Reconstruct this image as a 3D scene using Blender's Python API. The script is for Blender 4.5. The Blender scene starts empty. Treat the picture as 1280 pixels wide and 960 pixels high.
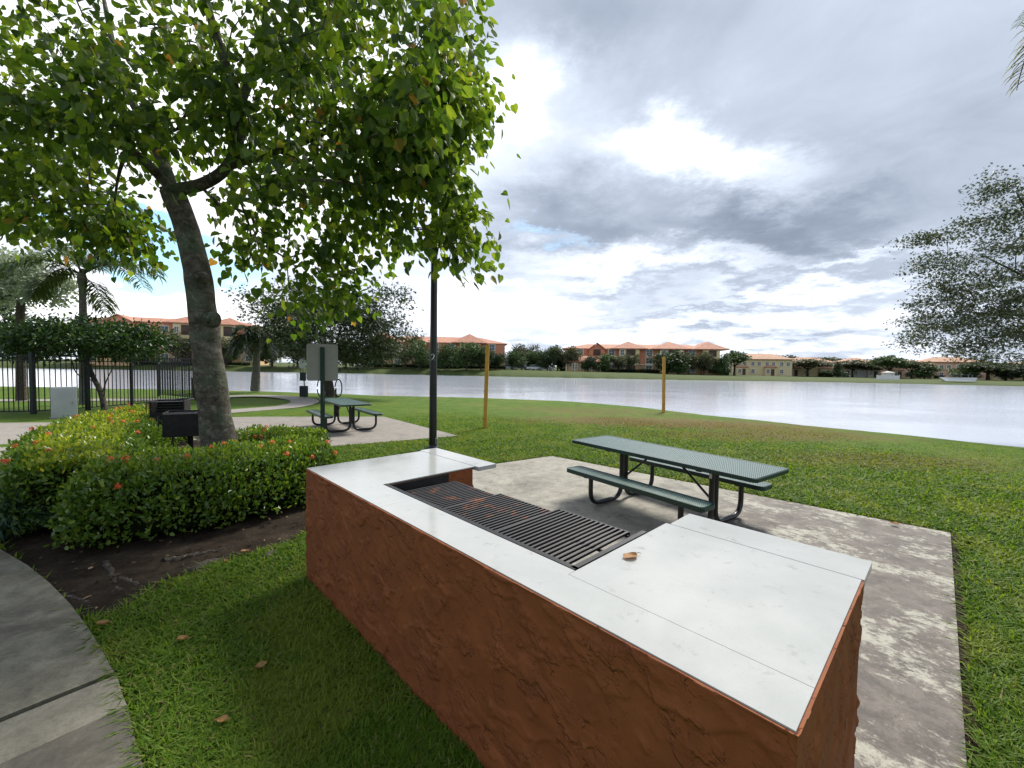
EXPOSURE = 0.62
SUN_AZ_D, SUN_EL_D, SUN_E, SUN_SIZE = 30.0, 48.0, 3.7, 14.0
SKY_BASE, SKY_N1, SKY_N2, SKY_HZ = 0.435, 0.34, 0.28, 0.05
# px, py, half width, half height (photo pixels), amount, rotation
SKY_BLOBS = [
    (870, 205, 90, 30, 0.52, -12), (800, 185, 60, 26, 0.32, 0),
    (815, 325, 120, 20, 0.42, 0), (1060, 318, 60, 9, 0.3, 8), (662, 125, 40, 50, 0.42, 0),
    (640, 380, 130, 36, 0.38, 0), (900, 430, 300, 22, 0.38, 0), (1020, 368, 110, 12, 0.30, 0),
    (690, 285, 110, 42, -0.25, 0), (965, 292, 95, 34, -0.27, -8), (720, 20, 190, 60, -0.16, 0), (1090, 110, 200, 80, -0.05, 0),
    (740, 362, 60, 9, -0.16, 0), (920, 350, 120, 10, -0.14, 0), (870, 396, 150, 6, -0.14, 0),
    (330, 150, 300, 200, 0.60, 0), (130, 400, 260, 60, 0.40, 0),
]
SKY_BLUE = [(225, 315, 85, 34, 1.4, 0), (130, 330, 80, 24, 0.8, 0), (455, 270, 40, 40, 0.5, 0), (690, 305, 60, 14, 0.4, 0)]
SKY_BLUEMAX = 0.95
SKY_BLUE_TINT = (1.25, 1.5, 1.6)
SKY_RAMP = [(0.08, (0.130, 0.160, 0.21)), (0.28, (0.245, 0.29, 0.365)), (0.48, (0.415, 0.47, 0.56)), (0.68, (0.60, 0.655, 0.76)), (0.90, (1.02, 1.03, 1.07))]
WATER_COL = (0.45, 0.48, 0.55, 1)
WATER_IOR = 1.6
import bpy, bmesh, math, random
import numpy as np
from mathutils import Vector, Matrix, noise as mnoise

PI = math.pi
SC = bpy.context.scene
COL = SC.collection
rnd = random.Random(7)
R_ = np.random.default_rng(11)

# ------------------------------------------------------------------ camera
FPX, PITCH, ROLL, CAM_H = 528.0, math.radians(2.45), math.radians(0.88), 1.76
_cr, _sr, _cp, _sp = math.cos(ROLL), math.sin(ROLL), math.cos(PITCH), math.sin(PITCH)


def ray(px, py):
    x, y, z = px - 640.0, FPX, 480.0 - py
    x, z = x * _cr - z * _sr, x * _sr + z * _cr
    y, z = y * _cp + z * _sp, -y * _sp + z * _cp
    return Vector((x, y, z))


def at(px, py, z=0.0):
    """world point on the horizontal plane z that the photo shows at px, py"""
    d = ray(px, py)
    k = (z - CAM_H) / d.z
    return Vector((d.x * k, d.y * k, z))


def at_d(px, py, Y):
    """world point at depth Y"""
    d = ray(px, py)
    k = Y / d.y
    return Vector((d.x * k, Y, CAM_H + d.z * k))


# ------------------------------------------------------------------ tagging
def tag(o, label=None, cat=None, group=None, kind=None):
    if label: o['label'] = label
    if cat: o['category'] = cat
    if group: o['group'] = group
    if kind: o['kind'] = kind
    return o


def empty(name, loc=(0, 0, 0), rz=0.0, label=None, cat=None, group=None):
    o = bpy.data.objects.new(name, None)
    o.empty_display_size = 0.3
    COL.objects.link(o)
    o.location = loc
    o.rotation_euler = (0, 0, rz)
    tag(o, label, cat, group)
    return o


KIDS = {}


def link(name, me, mat=None, parent=None):
    o = bpy.data.objects.new(name, me)
    COL.objects.link(o)
    if mat is not None:
        for m in (mat if isinstance(mat, (list, tuple)) else [mat]):
            me.materials.append(m)
    if parent is not None:
        o.parent = parent
        KIDS.setdefault(parent.name, []).append(o)
    return o


def copy_tree(o, parent=None):
    c = o.copy()
    COL.objects.link(c)
    if parent is not None:
        c.parent = parent
        KIDS.setdefault(parent.name, []).append(c)
    for ch in list(KIDS.get(o.name, [])):
        copy_tree(ch, c)
    return c


# ------------------------------------------------------------------ mesh builder
class MB:
    """collects boxes, tubes, prisms ... and links them as ONE mesh object"""

    def __init__(self):
        self.v, self.f, self.sm = [], [], []

    def add(self, vs, fs, smooth=False):
        n = len(self.v)
        self.v += [tuple(p) for p in vs]
        self.f += [tuple(i + n for i in f) for f in fs]
        self.sm += [smooth] * len(fs)
        return self

    def box(self, c, s, M=None):
        x, y, z = s[0] / 2, s[1] / 2, s[2] / 2
        vs = [Vector((a * x, b * y, d * z)) for d in (-1, 1) for a, b in ((-1, -1), (1, -1), (1, 1), (-1, 1))]
        if M is not None: vs = [M @ p for p in vs]
        vs = [p + Vector(c) for p in vs]
        return self.add(vs, [(3, 2, 1, 0), (4, 5, 6, 7), (0, 1, 5, 4), (1, 2, 6, 5), (2, 3, 7, 6), (3, 0, 4, 7)])

    def bbox(self, c, s, b=0.005, M=None):
        """box with chamfered vertical and horizontal edges"""
        bm = bmesh.new()
        bmesh.ops.create_cube(bm, size=1.0)
        bmesh.ops.scale(bm, vec=Vector(s), verts=bm.verts)
        bmesh.ops.bevel(bm, geom=list(bm.edges), offset=b, segments=2, profile=0.5, affect='EDGES')
        bm.verts.index_update()
        vs = [(M @ v.co if M is not None else v.co) + Vector(c) for v in bm.verts]
        fs = [[v.index for v in f.verts] for f in bm.faces]
        bm.free()
        return self.add(vs, fs)

    def bar(self, a, b, w, h):
        """rectangular bar from a to b, w sideways, h upwards"""
        a, b = Vector(a), Vector(b)
        d = (b - a).normalized()
        up = Vector((0, 0, 1)) if abs(d.z) < 0.95 else Vector((1, 0, 0))
        s = d.cross(up).normalized()
        u = s.cross(d).normalized()
        vs = []
        for p in (a, b):
            for i, j in ((-1, -1), (1, -1), (1, 1), (-1, 1)):
                vs.append(p + s * (i * w / 2) + u * (j * h / 2))
        return self.add(vs, [(3, 2, 1, 0), (4, 5, 6, 7), (0, 1, 5, 4), (1, 2, 6, 5), (2, 3, 7, 6), (3, 0, 4, 7)])

    def tube(self, pts, r, seg=8, cap=True, wob=0.0):
        pts = [Vector(p) for p in pts]
        n = len(pts)
        rs = r if isinstance(r, (list, tuple, np.ndarray)) else [r] * n
        vs, fs = [], []
        prev = None
        for i, p in enumerate(pts):
            t = (pts[min(i + 1, n - 1)] - pts[max(i - 1, 0)])
            if t.length < 1e-9: t = Vector((0, 0, 1))
            t.normalize()
            if prev is None:
                a = Vector((1, 0, 0)) if abs(t.x) < 0.8 else Vector((0, 1, 0))
                s = t.cross(a).normalized()
            else:
                s = (prev - t * prev.dot(t))
                s = s.normalized() if s.length > 1e-6 else t.orthogonal().normalized()
            prev = s
            u = t.cross(s)
            for k in range(seg):
                a = 2 * PI * k / seg
                rr = rs[i]
                if wob:
                    q = p + (s * math.cos(a) + u * math.sin(a)) * rr
                    rr *= 1 + wob * mnoise.noise(q * 3.0) + wob * 0.5 * mnoise.noise(q * 9.0)
                vs.append(p + (s * math.cos(a) + u * math.sin(a)) * rr)
        for i in range(n - 1):
            for k in range(seg):
                k2 = (k + 1) % seg
                fs.append((i * seg + k, i * seg + k2, (i + 1) * seg + k2, (i + 1) * seg + k))
        self.add(vs, fs, True)
        if cap:
            self.add(vs[:seg], [tuple(range(seg))[::-1]])
            self.add(vs[-seg:], [tuple(range(seg))])
        return self

    def prism(self, poly, z0, z1):
        """vertical prism over a 2D polygon (counter-clockwise)"""
        n = len(poly)
        ar = sum(poly[i][0] * poly[(i + 1) % n][1] - poly[(i + 1) % n][0] * poly[i][1] for i in range(n))
        if ar < 0: poly = list(poly)[::-1]
        vs = [(p[0], p[1], z0) for p in poly] + [(p[0], p[1], z1) for p in poly]
        fs = [tuple(range(n))[::-1], tuple(range(n, 2 * n))]
        fs += [(i, (i + 1) % n, n + (i + 1) % n, n + i) for i in range(n)]
        return self.add(vs, fs)

    def lathe(self, c, prof, seg=16):
        vs, fs = [], []
        for (r, z) in prof:
            for k in range(seg):
                a = 2 * PI * k / seg
                vs.append((c[0] + r * math.cos(a), c[1] + r * math.sin(a), c[2] + z))
        for i in range(len(prof) - 1):
            for k in range(seg):
                k2 = (k + 1) % seg
                fs.append((i * seg + k, i * seg + k2, (i + 1) * seg + k2, (i + 1) * seg + k))
        self.add(vs, fs, True)
        self.add(vs[:seg], [tuple(range(seg))[::-1]])
        return self.add(vs[-seg:], [tuple(range(seg))])

    def blob(self, c, r, sub=2, amp=0.2, fr=1.5):
        bm = bmesh.new()
        bmesh.ops.create_icosphere(bm, subdivisions=sub, radius=1.0)
        bm.verts.index_update()
        r = Vector(r) if not isinstance(r, (int, float)) else Vector((r, r, r))
        vs = []
        for v in bm.verts:
            k = 1 + amp * mnoise.noise(v.co * fr + Vector(c) * 1.7)
            vs.append(Vector((v.co.x * r.x, v.co.y * r.y, v.co.z * r.z)) * k + Vector(c))
        fs = [[v.index for v in f.verts] for f in bm.faces]
        bm.free()
        return self.add(vs, fs, True)

    def mesh(self, name):
        me = bpy.data.meshes.new(name)
        me.from_pydata(self.v, [], self.f)
        me.polygons.foreach_set('use_smooth', self.sm)
        me.update()
        return me

    def build(self, name, mat, parent=None):
        return link(name, self.mesh(name), mat, parent)


def np_mesh(name, V, F, smooth=False, mi=None):
    """mesh from numpy vertices and equal-sized faces"""
    me = bpy.data.meshes.new(name)
    V = np.asarray(V, np.float32); F = np.asarray(F, np.int32)
    k = F.shape[1]
    me.vertices.add(len(V)); me.vertices.foreach_set('co', V.ravel())
    me.loops.add(F.size); me.loops.foreach_set('vertex_index', F.ravel())
    me.polygons.add(len(F))
    me.polygons.foreach_set('loop_start', np.arange(0, F.size, k, dtype=np.int32))
    me.polygons.foreach_set('loop_total', np.full(len(F), k, np.int32))
    me.polygons.foreach_set('use_smooth', np.full(len(F), smooth))
    if mi is not None: me.polygons.foreach_set('material_index', np.asarray(mi, np.int32))
    me.update(calc_edges=True)
    me.validate()
    return me


# leaf templates: (along, side, up), faces are quads
HEART = (np.array([(0, 0, 0), (-.08, .25, .03), (.08, .45, .08), (.42, .42, .09), (.75, .20, .03), (1, 0, -.07), 
                   (-.08, -.25, .03), (.08, -.45, .08), (.42, -.42, .09), (.75, -.20, .03)]),
         np.array([(0, 1, 2, 3), (0, 3, 4, 5), (0, 8, 7, 6), (0, 5, 9, 8)]))
OVAL = (np.array([(0, 0, 0), (.3, .24, .05), (.7, .22, .04), (1, 0, -.03), (.7, -.22, .04), (.3, -.24, .05)]),
        np.array([(0, 1, 2, 3), (0, 3, 4, 5)]))
DIAMOND = (np.array([(0, 0, 0), (.5, .33, .05), (1, 0, 0), (.5, -.33, .05)]), np.array([(0, 1, 2, 3)]))
SPRIG = (np.array([(0, 0, 0), (.35, .3, .1), (.9, .16, -.02), (.55, -.02, -.05),
                   (.1, -.05, .02), (.4, -.34, .08), (1, -.2, .0), (.62, -.04, -.04)]),
         np.array([(0, 1, 2, 3), (4, 5, 6, 7)]))


def unit(a):
    return a / np.maximum(np.linalg.norm(a, axis=-1, keepdims=True), 1e-9)


def leaf_arrays(pos, axis, nrm, size, tpl):
    T, F = tpl
    axis = unit(axis)
    side = unit(np.cross(nrm, axis))
    up = np.cross(axis, side)
    size = np.broadcast_to(np.asarray(size, float), (len(pos),))
    V = (pos[:, None, :] + size[:, None, None] * (T[None, :, 0:1] * axis[:, None, :] + T[None, :, 1:2] * side[:, None, :]
                                                    + T[None, :, 2:3] * up[:, None, :]))
    k = len(T)
    FF = F[None, :, :] + (np.arange(len(pos)) * k)[:, None, None]
    return V.reshape(-1, 3), FF.reshape(-1, F.shape[1])


# ------------------------------------------------------------------ materials
class NT:
    def __init__(self, nt):
        self.nt = nt

    def n(self, t, **kw):
        nd = self.nt.nodes.new(t)
        for k, v in kw.items():
            if k.startswith('i_'):
                nd.inputs[k[2:].replace('_', ' ')].default_value = v
            else:
                setattr(nd, k, v)
        return nd

    def l(self, a, b):
        self.nt.links.new(a, b)

    def val(self, x, sock):
        if isinstance(x, (int, float)): sock.default_value = x
        elif isinstance(x, (tuple, list)): sock.default_value = x
        else: self.l(x, sock)

    def m(self, op, a, b=0.0, c=0.0, clamp=False):
        nd = self.n('ShaderNodeMath', operation=op, use_clamp=clamp)
        self.val(a, nd.inputs[0]); self.val(b, nd.inputs[1]); self.val(c, nd.inputs[2])
        return nd.outputs[0]

    def vm(self, op, a, b=(0, 0, 0)):
        nd = self.n('ShaderNodeVectorMath', operation=op)
        self.val(a, nd.inputs[0])
        if op == 'SCALE': self.val(b, nd.inputs['Scale'])
        else: self.val(b, nd.inputs[1])
        return nd.outputs['Value'] if op in ('DOT_PRODUCT', 'LENGTH', 'DISTANCE') else nd.outputs['Vector']

    def noise(self, vec, scale, detail=4.0, rough=0.55, dist=0.0, out='Fac'):
        nd = self.n('ShaderNodeTexNoise')
        if vec is not None: self.l(vec, nd.inputs['Vector'])
        nd.inputs['Scale'].default_value = scale
        nd.inputs['Detail'].default_value = detail
        nd.inputs['Roughness'].default_value = rough
        nd.inputs['Distortion'].default_value = dist
        return nd.outputs[out]

    def ramp(self, fac, stops, interp='LINEAR'):
        nd = self.n('ShaderNodeValToRGB')
        cr = nd.color_ramp
        cr.interpolation = interp
        while len(cr.elements) < len(stops): cr.elements.new(0.5)
        for e, (p, c) in zip(cr.elements, stops):
            e.position = p
            e.color = (c[0], c[1], c[2], 1) if len(c) == 3 else c
        self.val(fac, nd.inputs['Fac'])
        return nd.outputs['Color']

    def step(self, x, a, b):
        nd = self.n('ShaderNodeMapRange', interpolation_type='SMOOTHSTEP')
        self.val(x, nd.inputs['Value'])
        nd.inputs['From Min'].default_value = a; nd.inputs['From Max'].default_value = b
        return nd.outputs['Result']

    def mix(self, fac, a, b, blend='MIX'):
        nd = self.n('ShaderNodeMix', data_type='RGBA', blend_type=blend)
        self.val(fac, nd.inputs[0])
        for x, s in ((a, nd.inputs[6]), (b, nd.inputs[7])):
            if isinstance(x, (tuple, list)): s.default_value = (x[0], x[1], x[2], 1)
            else: self.l(x, s)
        return nd.outputs[2]

    def bump(self, h, strength=0.4, dist=0.01, prev=None):
        nd = self.n('ShaderNodeBump')
        nd.inputs['Strength'].default_value = strength
        nd.inputs['Distance'].default_value = dist
        self.l(h, nd.inputs['Height'])
        if prev is not None: self.l(prev, nd.inputs['Normal'])
        return nd.outputs['Normal']


def mat_new(name):
    m = bpy.data.materials.new(name)
    m.use_nodes = True
    t = NT(m.node_tree)
    p = m.node_tree.nodes['Principled BSDF']
    return m, t, p


def coords(t, kind='Object'):
    return t.n('ShaderNodeTexCoord').outputs[kind]


def simple(name, c, rough=0.6, metal=0.0, var=0.12, scale=6.0, bump=0.0, bscale=40.0, spec=0.5, world=False):
    m, t, p = mat_new(name)
    co = t.n('ShaderNodeNewGeometry').outputs['Position'] if world else coords(t)
    f = t.noise(co, scale, 5.0, 0.6)
    a = tuple(x * (1 - var) for x in c); b = tuple(min(1, x * (1 + var)) for x in c)
    t.l(t.ramp(f, [(0.3, a), (0.7, b)]), p.inputs['Base Color'])
    p.inputs['Roughness'].default_value = rough
    p.inputs['Metallic'].default_value = metal
    p.inputs['Specular IOR Level'].default_value = spec
    if bump:
        t.l(t.bump(t.noise(co, bscale, 4.0, 0.6), bump, 0.01), p.inputs['Normal'])
    return m


def leaf_mat(name, stops, trans=0.35, rough=0.45, tint=(1.0, 1.0, 0.55), spec=0.4, patch=None, turf=False):
    """foliage: each leaf its own colour, light passes through"""
    m, t, p = mat_new(name)
    g = t.n('ShaderNodeNewGeometry')
    c = t.ramp(g.outputs['Random Per Island'], stops)
    if patch:
        nz = t.noise(g.outputs['Position'], patch[0], 3.0, 0.5)
        c = t.mix(t.step(nz, patch[1], patch[2]), c, t.mix(0.75, c, patch[3]))
    if turf:
        nz2 = t.noise(g.outputs['Position'], 2.3, 5.0, 0.65)
        c = brown_patches(t, g.outputs['Position'], c, nz2, t.ramp(g.outputs['Random Per Island'], [(0.2, (0.09, 0.075, 0.025)), (0.8, (0.23, 0.165, 0.06))]))
    t.l(c, p.inputs['Base Color'])
    p.inputs['Roughness'].default_value = rough
    p.inputs['Specular IOR Level'].default_value = spec
    tr = t.n('ShaderNodeBsdfTranslucent')
    tc = t.mix(1.0, c, tint, 'MULTIPLY')
    tc2 = t.mix(1.0, tc, (1.9, 1.9, 1.9), 'MULTIPLY')
    t.l(tc2, tr.inputs['Color'])
    ms = t.n('ShaderNodeMixShader')
    ms.inputs[0].default_value = trans
    t.l(p.outputs[0], ms.inputs[1]); t.l(tr.outputs[0], ms.inputs[2])
    out = [n for n in m.node_tree.nodes if n.type == 'OUTPUT_MATERIAL'][0]
    t.l(ms.outputs[0], out.inputs['Surface'])
    return m
# ================================================================== camera
cam = bpy.data.cameras.new('camera')
cam.sensor_width = 36.0
cam.lens = 36.0 * FPX / 1280.0
cam.clip_start, cam.clip_end = 0.02, 20000
co_ = bpy.data.objects.new('camera', cam)
COL.objects.link(co_)


def _dir(x, y, z):
    x, z = x * _cr - z * _sr, x * _sr + z * _cr
    y, z = y * _cp + z * _sp, -y * _sp + z * _cp
    return Vector((x, y, z))


_r, _u, _f = _dir(1, 0, 0), _dir(0, 0, 1), _dir(0, 1, 0)
co_.matrix_world = Matrix(((_r.x, _u.x, -_f.x, 0), (_r.y, _u.y, -_f.y, 0), (_r.z, _u.z, -_f.z, CAM_H), (0, 0, 0, 1)))
SC.camera = co_
SC.view_settings.view_transform = 'Standard'
SC.view_settings.look = 'None'
SC.view_settings.exposure = EXPOSURE
SC.view_settings.gamma = 1.0
SC.view_settings.use_curve_mapping = False
SC.cycles.max_bounces = 8
SC.cycles.transparent_max_bounces = 12
SC.cycles.use_denoising = True

# ================================================================== sky and sun
SUN_AZ, SUN_EL = math.radians(SUN_AZ_D), math.radians(SUN_EL_D)      # azimuth from +Y towards +X
sun = bpy.data.lights.new('sun', 'SUN')
sun.energy = SUN_E
sun.angle = math.radians(SUN_SIZE)
sun.color = (1.0, 0.95, 0.86)
so = bpy.data.objects.new('sun', sun)
COL.objects.link(so)
_sd = Vector((math.sin(SUN_AZ) * math.cos(SUN_EL), math.cos(SUN_AZ) * math.cos(SUN_EL), math.sin(SUN_EL)))
so.rotation_euler = _sd.to_track_quat('Z', 'Y').to_euler()
so.location = _sd * 60

W = bpy.data.worlds.new('World')
SC.world = W
W.use_nodes = True
W.node_tree.nodes.clear()
t = NT(W.node_tree)
gen = t.n('ShaderNodeTexCoord').outputs['Generated']
sky = t.n('ShaderNodeTexSky', sky_type='NISHITA')
sky.sun_disc = False
sky.sun_elevation = SUN_EL
sky.sun_rotation = SUN_AZ
sky.air_density = 1.3
sky.dust_density = 0.6
sky.ozone_density = 2.0
sep = t.n('ShaderNodeSeparateXYZ')
t.l(gen, sep.inputs[0])
# cloud layer seen in perspective: direction projected on a flat ceiling
zz = t.m('ADD', t.m('MAXIMUM', sep.outputs[2], 0.0), 0.16)
cx = t.n('ShaderNodeCombineXYZ')
t.l(t.m('DIVIDE', sep.outputs[0], zz), cx.inputs[0])
t.l(t.m('DIVIDE', sep.outputs[1], zz), cx.inputs[1])
cx.inputs[2].default_value = 3.7
pl = cx.outputs[0]
w1 = t.noise(pl, 1.5, 7.0, 0.66, out='Color')
warp = t.vm('SCALE', t.vm('SUBTRACT', w1, (0.5, 0.5, 0.5)), 0.36)
vd = t.vm('NORMALIZE', t.vm('ADD', gen, warp))


def blob(px, py, wpx, hpx, rot=0.0):
    """soft patch of sky round a direction"""
    c = ray(px, py).normalized()
    rt = Vector((c.y, -c.x, 0)).normalized()
    up = rt.cross(c).normalized()
    if rot:
        a = math.radians(rot)
        rt, up = rt * math.cos(a) + up * math.sin(a), up * math.cos(a) - rt * math.sin(a)
    k = FPX / ray(px, py).length / FPX
    ax, ay = wpx * k, hpx * k
    a = t.m('DIVIDE', t.vm('DOT_PRODUCT', vd, tuple(rt)), ax)
    b = t.m('DIVIDE', t.vm('DOT_PRODUCT', vd, tuple(up)), ay)
    q = t.m('ADD', t.m('MULTIPLY', a, a), t.m('MULTIPLY', b, b))
    front = t.m('GREATER_THAN', t.vm('DOT_PRODUCT', vd, tuple(c)), 0.0)
    return t.m('MULTIPLY', t.m('POWER', 2.718, t.m('MULTIPLY', q, -1.0)), front)


n1 = t.noise(pl, 0.9, 3.0, 0.55, 0.4)
n2 = t.noise(pl, 2.6, 6.0, 0.6, 0.6)
br = t.m('ADD', SKY_BASE, t.m('MULTIPLY', t.m('SUBTRACT', n1, 0.5), SKY_N1))
br = t.m('ADD', br, t.m('MULTIPLY', t.m('SUBTRACT', n2, 0.5), SKY_N2))
for (px, py, wx, hy, amp, *ro) in SKY_BLOBS:
    br = t.m('ADD', br, t.m('MULTIPLY', blob(px, py, wx, hy, *ro), amp))
# bright band towards the horizon
hz = t.m('SUBTRACT', 1.0, t.step(sep.outputs[2], 0.02, 0.30))
br = t.m('ADD', br, t.m('MULTIPLY', hz, SKY_HZ))
cl = t.ramp(br, SKY_RAMP)
cl10 = t.mix(1.0, cl, (10, 10, 10), 'MULTIPLY')
blue = None
for (px, py, wx, hy, amp, *ro) in SKY_BLUE:
    b_ = t.m('MULTIPLY', blob(px, py, wx, hy, *ro), amp)
    blue = b_ if blue is None else t.m('ADD', blue, b_)
blue = t.m('MULTIPLY', t.step(t.m('ADD', blue, t.m('MULTIPLY', t.m('SUBTRACT', n2, 0.5), 0.7)), 0.25, 0.8), SKY_BLUEMAX)
skyc = t.mix(1.0, sky.outputs[0], SKY_BLUE_TINT, 'MULTIPLY')
fin = t.mix(blue, cl10, skyc)
bg = t.n('ShaderNodeBackground')
t.l(fin, bg.inputs['Color'])
bg.inputs['Strength'].default_value = 0.1
ow = t.n('ShaderNodeOutputWorld')
t.l(bg.outputs[0], ow.inputs['Surface'])
W.cycles.sampling_method = 'MANUAL'
W.cycles.sample_map_resolution = 512

# ================================================================== key points
GZ = 0.0
# barbecue counter frame: O front left corner of the top, U along the front, Vv to the back
HC = CAM_H - 0.478 * CAM_H
for _ in range(30):                                   # top height whose left front corner stands over its foot
    a_, b_ = at(382, 585, HC), at(380, 725, 0)
    HC = CAM_H - (CAM_H - HC) * (b_.xy.length / a_.xy.length)
O = at(382, 585, HC)
P2 = at(998, 918, HC)
U = (P2 - O); CL = U.length; U.normalize()
Vv = Vector((-U.y, U.x, 0))
CD = (at(1089, 704, HC) - P2).dot(Vv)


def uv(u, v, z=0.0):
    p = O + U * u + Vv * v
    return Vector((p.x, p.y, z))


def to_uv(p):
    d = Vector((p[0] - O.x, p[1] - O.y, 0))
    return d.dot(U), d.dot(Vv)


print('HC', round(HC, 3), 'CL', round(CL, 3), 'CD', round(CD, 3), 'O', O, 'U', U)
for nm, q in (('gridTL', (481, 605)), ('gridBR', (716, 714)), ('gridR2', (806, 668)), ('armL tip', (620, 580)), ('armLback', (545, 560)),
              ('armR', (862, 642)), ('seamR', (1080, 727)), ('seam2', (1020, 862))):
    print(nm, [round(x, 3) for x in to_uv(at(*q, HC))])
for nm, q in (('pad BL', (690, 570)), ('pad BR', (1188, 668)), ('pad R', (1208, 958)), ('padL', (610, 582)), ('foot', (372, 716))):
    print(nm, [round(x, 3) for x in to_uv(at(*q, 0))], at(*q, 0))

# ================================================================== lake outline (polar about the viewpoint)
NEAR = [(-900, 500), (-500, 486), (-200, 482), (0, 483), (140, 486), (290, 488.5), (380, 491), (470, 494.5), (540, 496), (600, 497.5), (700, 501),
        (800, 509), (880, 519), (1000, 531), (1100, 541), (1280, 559), (1500, 585), (1900, 640)]
SH = []
for q in NEAR:
    p = at(q[0], q[1], -0.12)
    SH.append((math.atan2(p.x, p.y), p.xy.length))
FAR = [(-1.05, 195), (-0.88, 183), (-0.69, 150), (-0.57, 138), (-0.3, 117), (0, 103), (0.2, 102), (0.41, 106), (0.6, 120), (0.87, 140), (1.05, 150)]
WATER_Z = -0.9
BANKZ = [(-1.1, 0.75), (-0.69, 0.70), (-0.17, 0.85), (0.0, 0.7), (0.29, 0.30), (0.6, -0.35), (0.87, -0.35), (1.12, 0.0)]


def bank_z(a):
    return float(np.interp(a, [s[0] for s in BANKZ], [s[1] for s in BANKZ]))



def r_near(a):
    return float(np.interp(a, [s[0] for s in SH], [s[1] for s in SH], left=SH[0][1], right=SH[-1][1]))


def r_far(a):
    return float(np.interp(a, [s[0] for s in FAR], [s[1] for s in FAR]))


# ------------------------------------------------------------------ materials of the ground
def brown_patches(t, P, c, n2, col):
    """worn brown turf by the water"""
    for (q, rx, ry, amt) in BROWN:
        pc = at(q[0], q[1], 0)
        d = t.vm('SUBTRACT', P, tuple(pc))
        d = t.vm('MULTIPLY', d, (1 / rx, 1 / ry, 0))
        f = t.m('SUBTRACT', 1.25, t.m('ADD', t.vm('LENGTH', d), t.m('MULTIPLY', t.m('SUBTRACT', n2, 0.5), 2.2)))
        f = t.m('MULTIPLY', t.step(f, 0.0, 0.8), amt)
        c = t.mix(f, c, col)
    return c


def lawn_material():
    m, t, p = mat_new('lawn_grass')
    g = t.n('ShaderNodeNewGeometry')
    P = g.outputs['Position']
    n1 = t.noise(P, 0.35, 5.0, 0.6)
    n2 = t.noise(P, 2.3, 6.0, 0.65)
    n3 = t.noise(P, 38.0, 4.0, 0.7)
    c = t.ramp(n2, [(0.3, (0.050, 0.095, 0.010)), (0.5, (0.085, 0.155, 0.014)), (0.72, (0.13, 0.185, 0.022))])
    c = t.mix(t.m('MULTIPLY', t.step(n1, 0.48, 0.7), 0.7), c, (0.15, 0.17, 0.03))
    c = t.mix(t.step(n3, 0.45, 0.75), c, t.mix(0.6, c, (0.012, 0.026, 0.004)))
    # longer, duller grass on the far bank
    rad = t.vm('LENGTH', t.vm('MULTIPLY', P, (1, 1, 0)))
    c = t.mix(t.step(rad, 70.0, 85.0), c, t.mix(n2, (0.045, 0.070, 0.016), (0.085, 0.105, 0.035)))
    c = brown_patches(t, P, c, n2, t.ramp(n3, [(0.3, (0.10, 0.068, 0.025)), (0.7, (0.20, 0.14, 0.055))]))
    t.l(c, p.inputs['Base Color'])
    p.inputs['Roughness'].default_value = 0.9
    p.inputs['Specular IOR Level'].default_value = 0.15
    nb = t.bump(n3, 0.9, 0.04)
    nb = t.bump(t.noise(P, 110.0, 3.0, 0.7), 0.6, 0.012, nb)
    t.l(nb, p.inputs['Normal'])
    return m


BROWN = [((850, 527), 5.5, 1.6, 0.85), ((1000, 540), 3.0, 1.2, 0.6), ((740, 512), 4.0, 2.0, 0.45), ((1120, 575), 2.6, 0.9, 0.45), ((930, 545), 3.0, 0.8, 0.5)]
M_LAWN = lawn_material()

# ------------------------------------------------------------------ ground: one sheet, with the lake basin in it
NA = 560
azs = np.linspace(-PI, PI, NA, endpoint=False)
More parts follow.
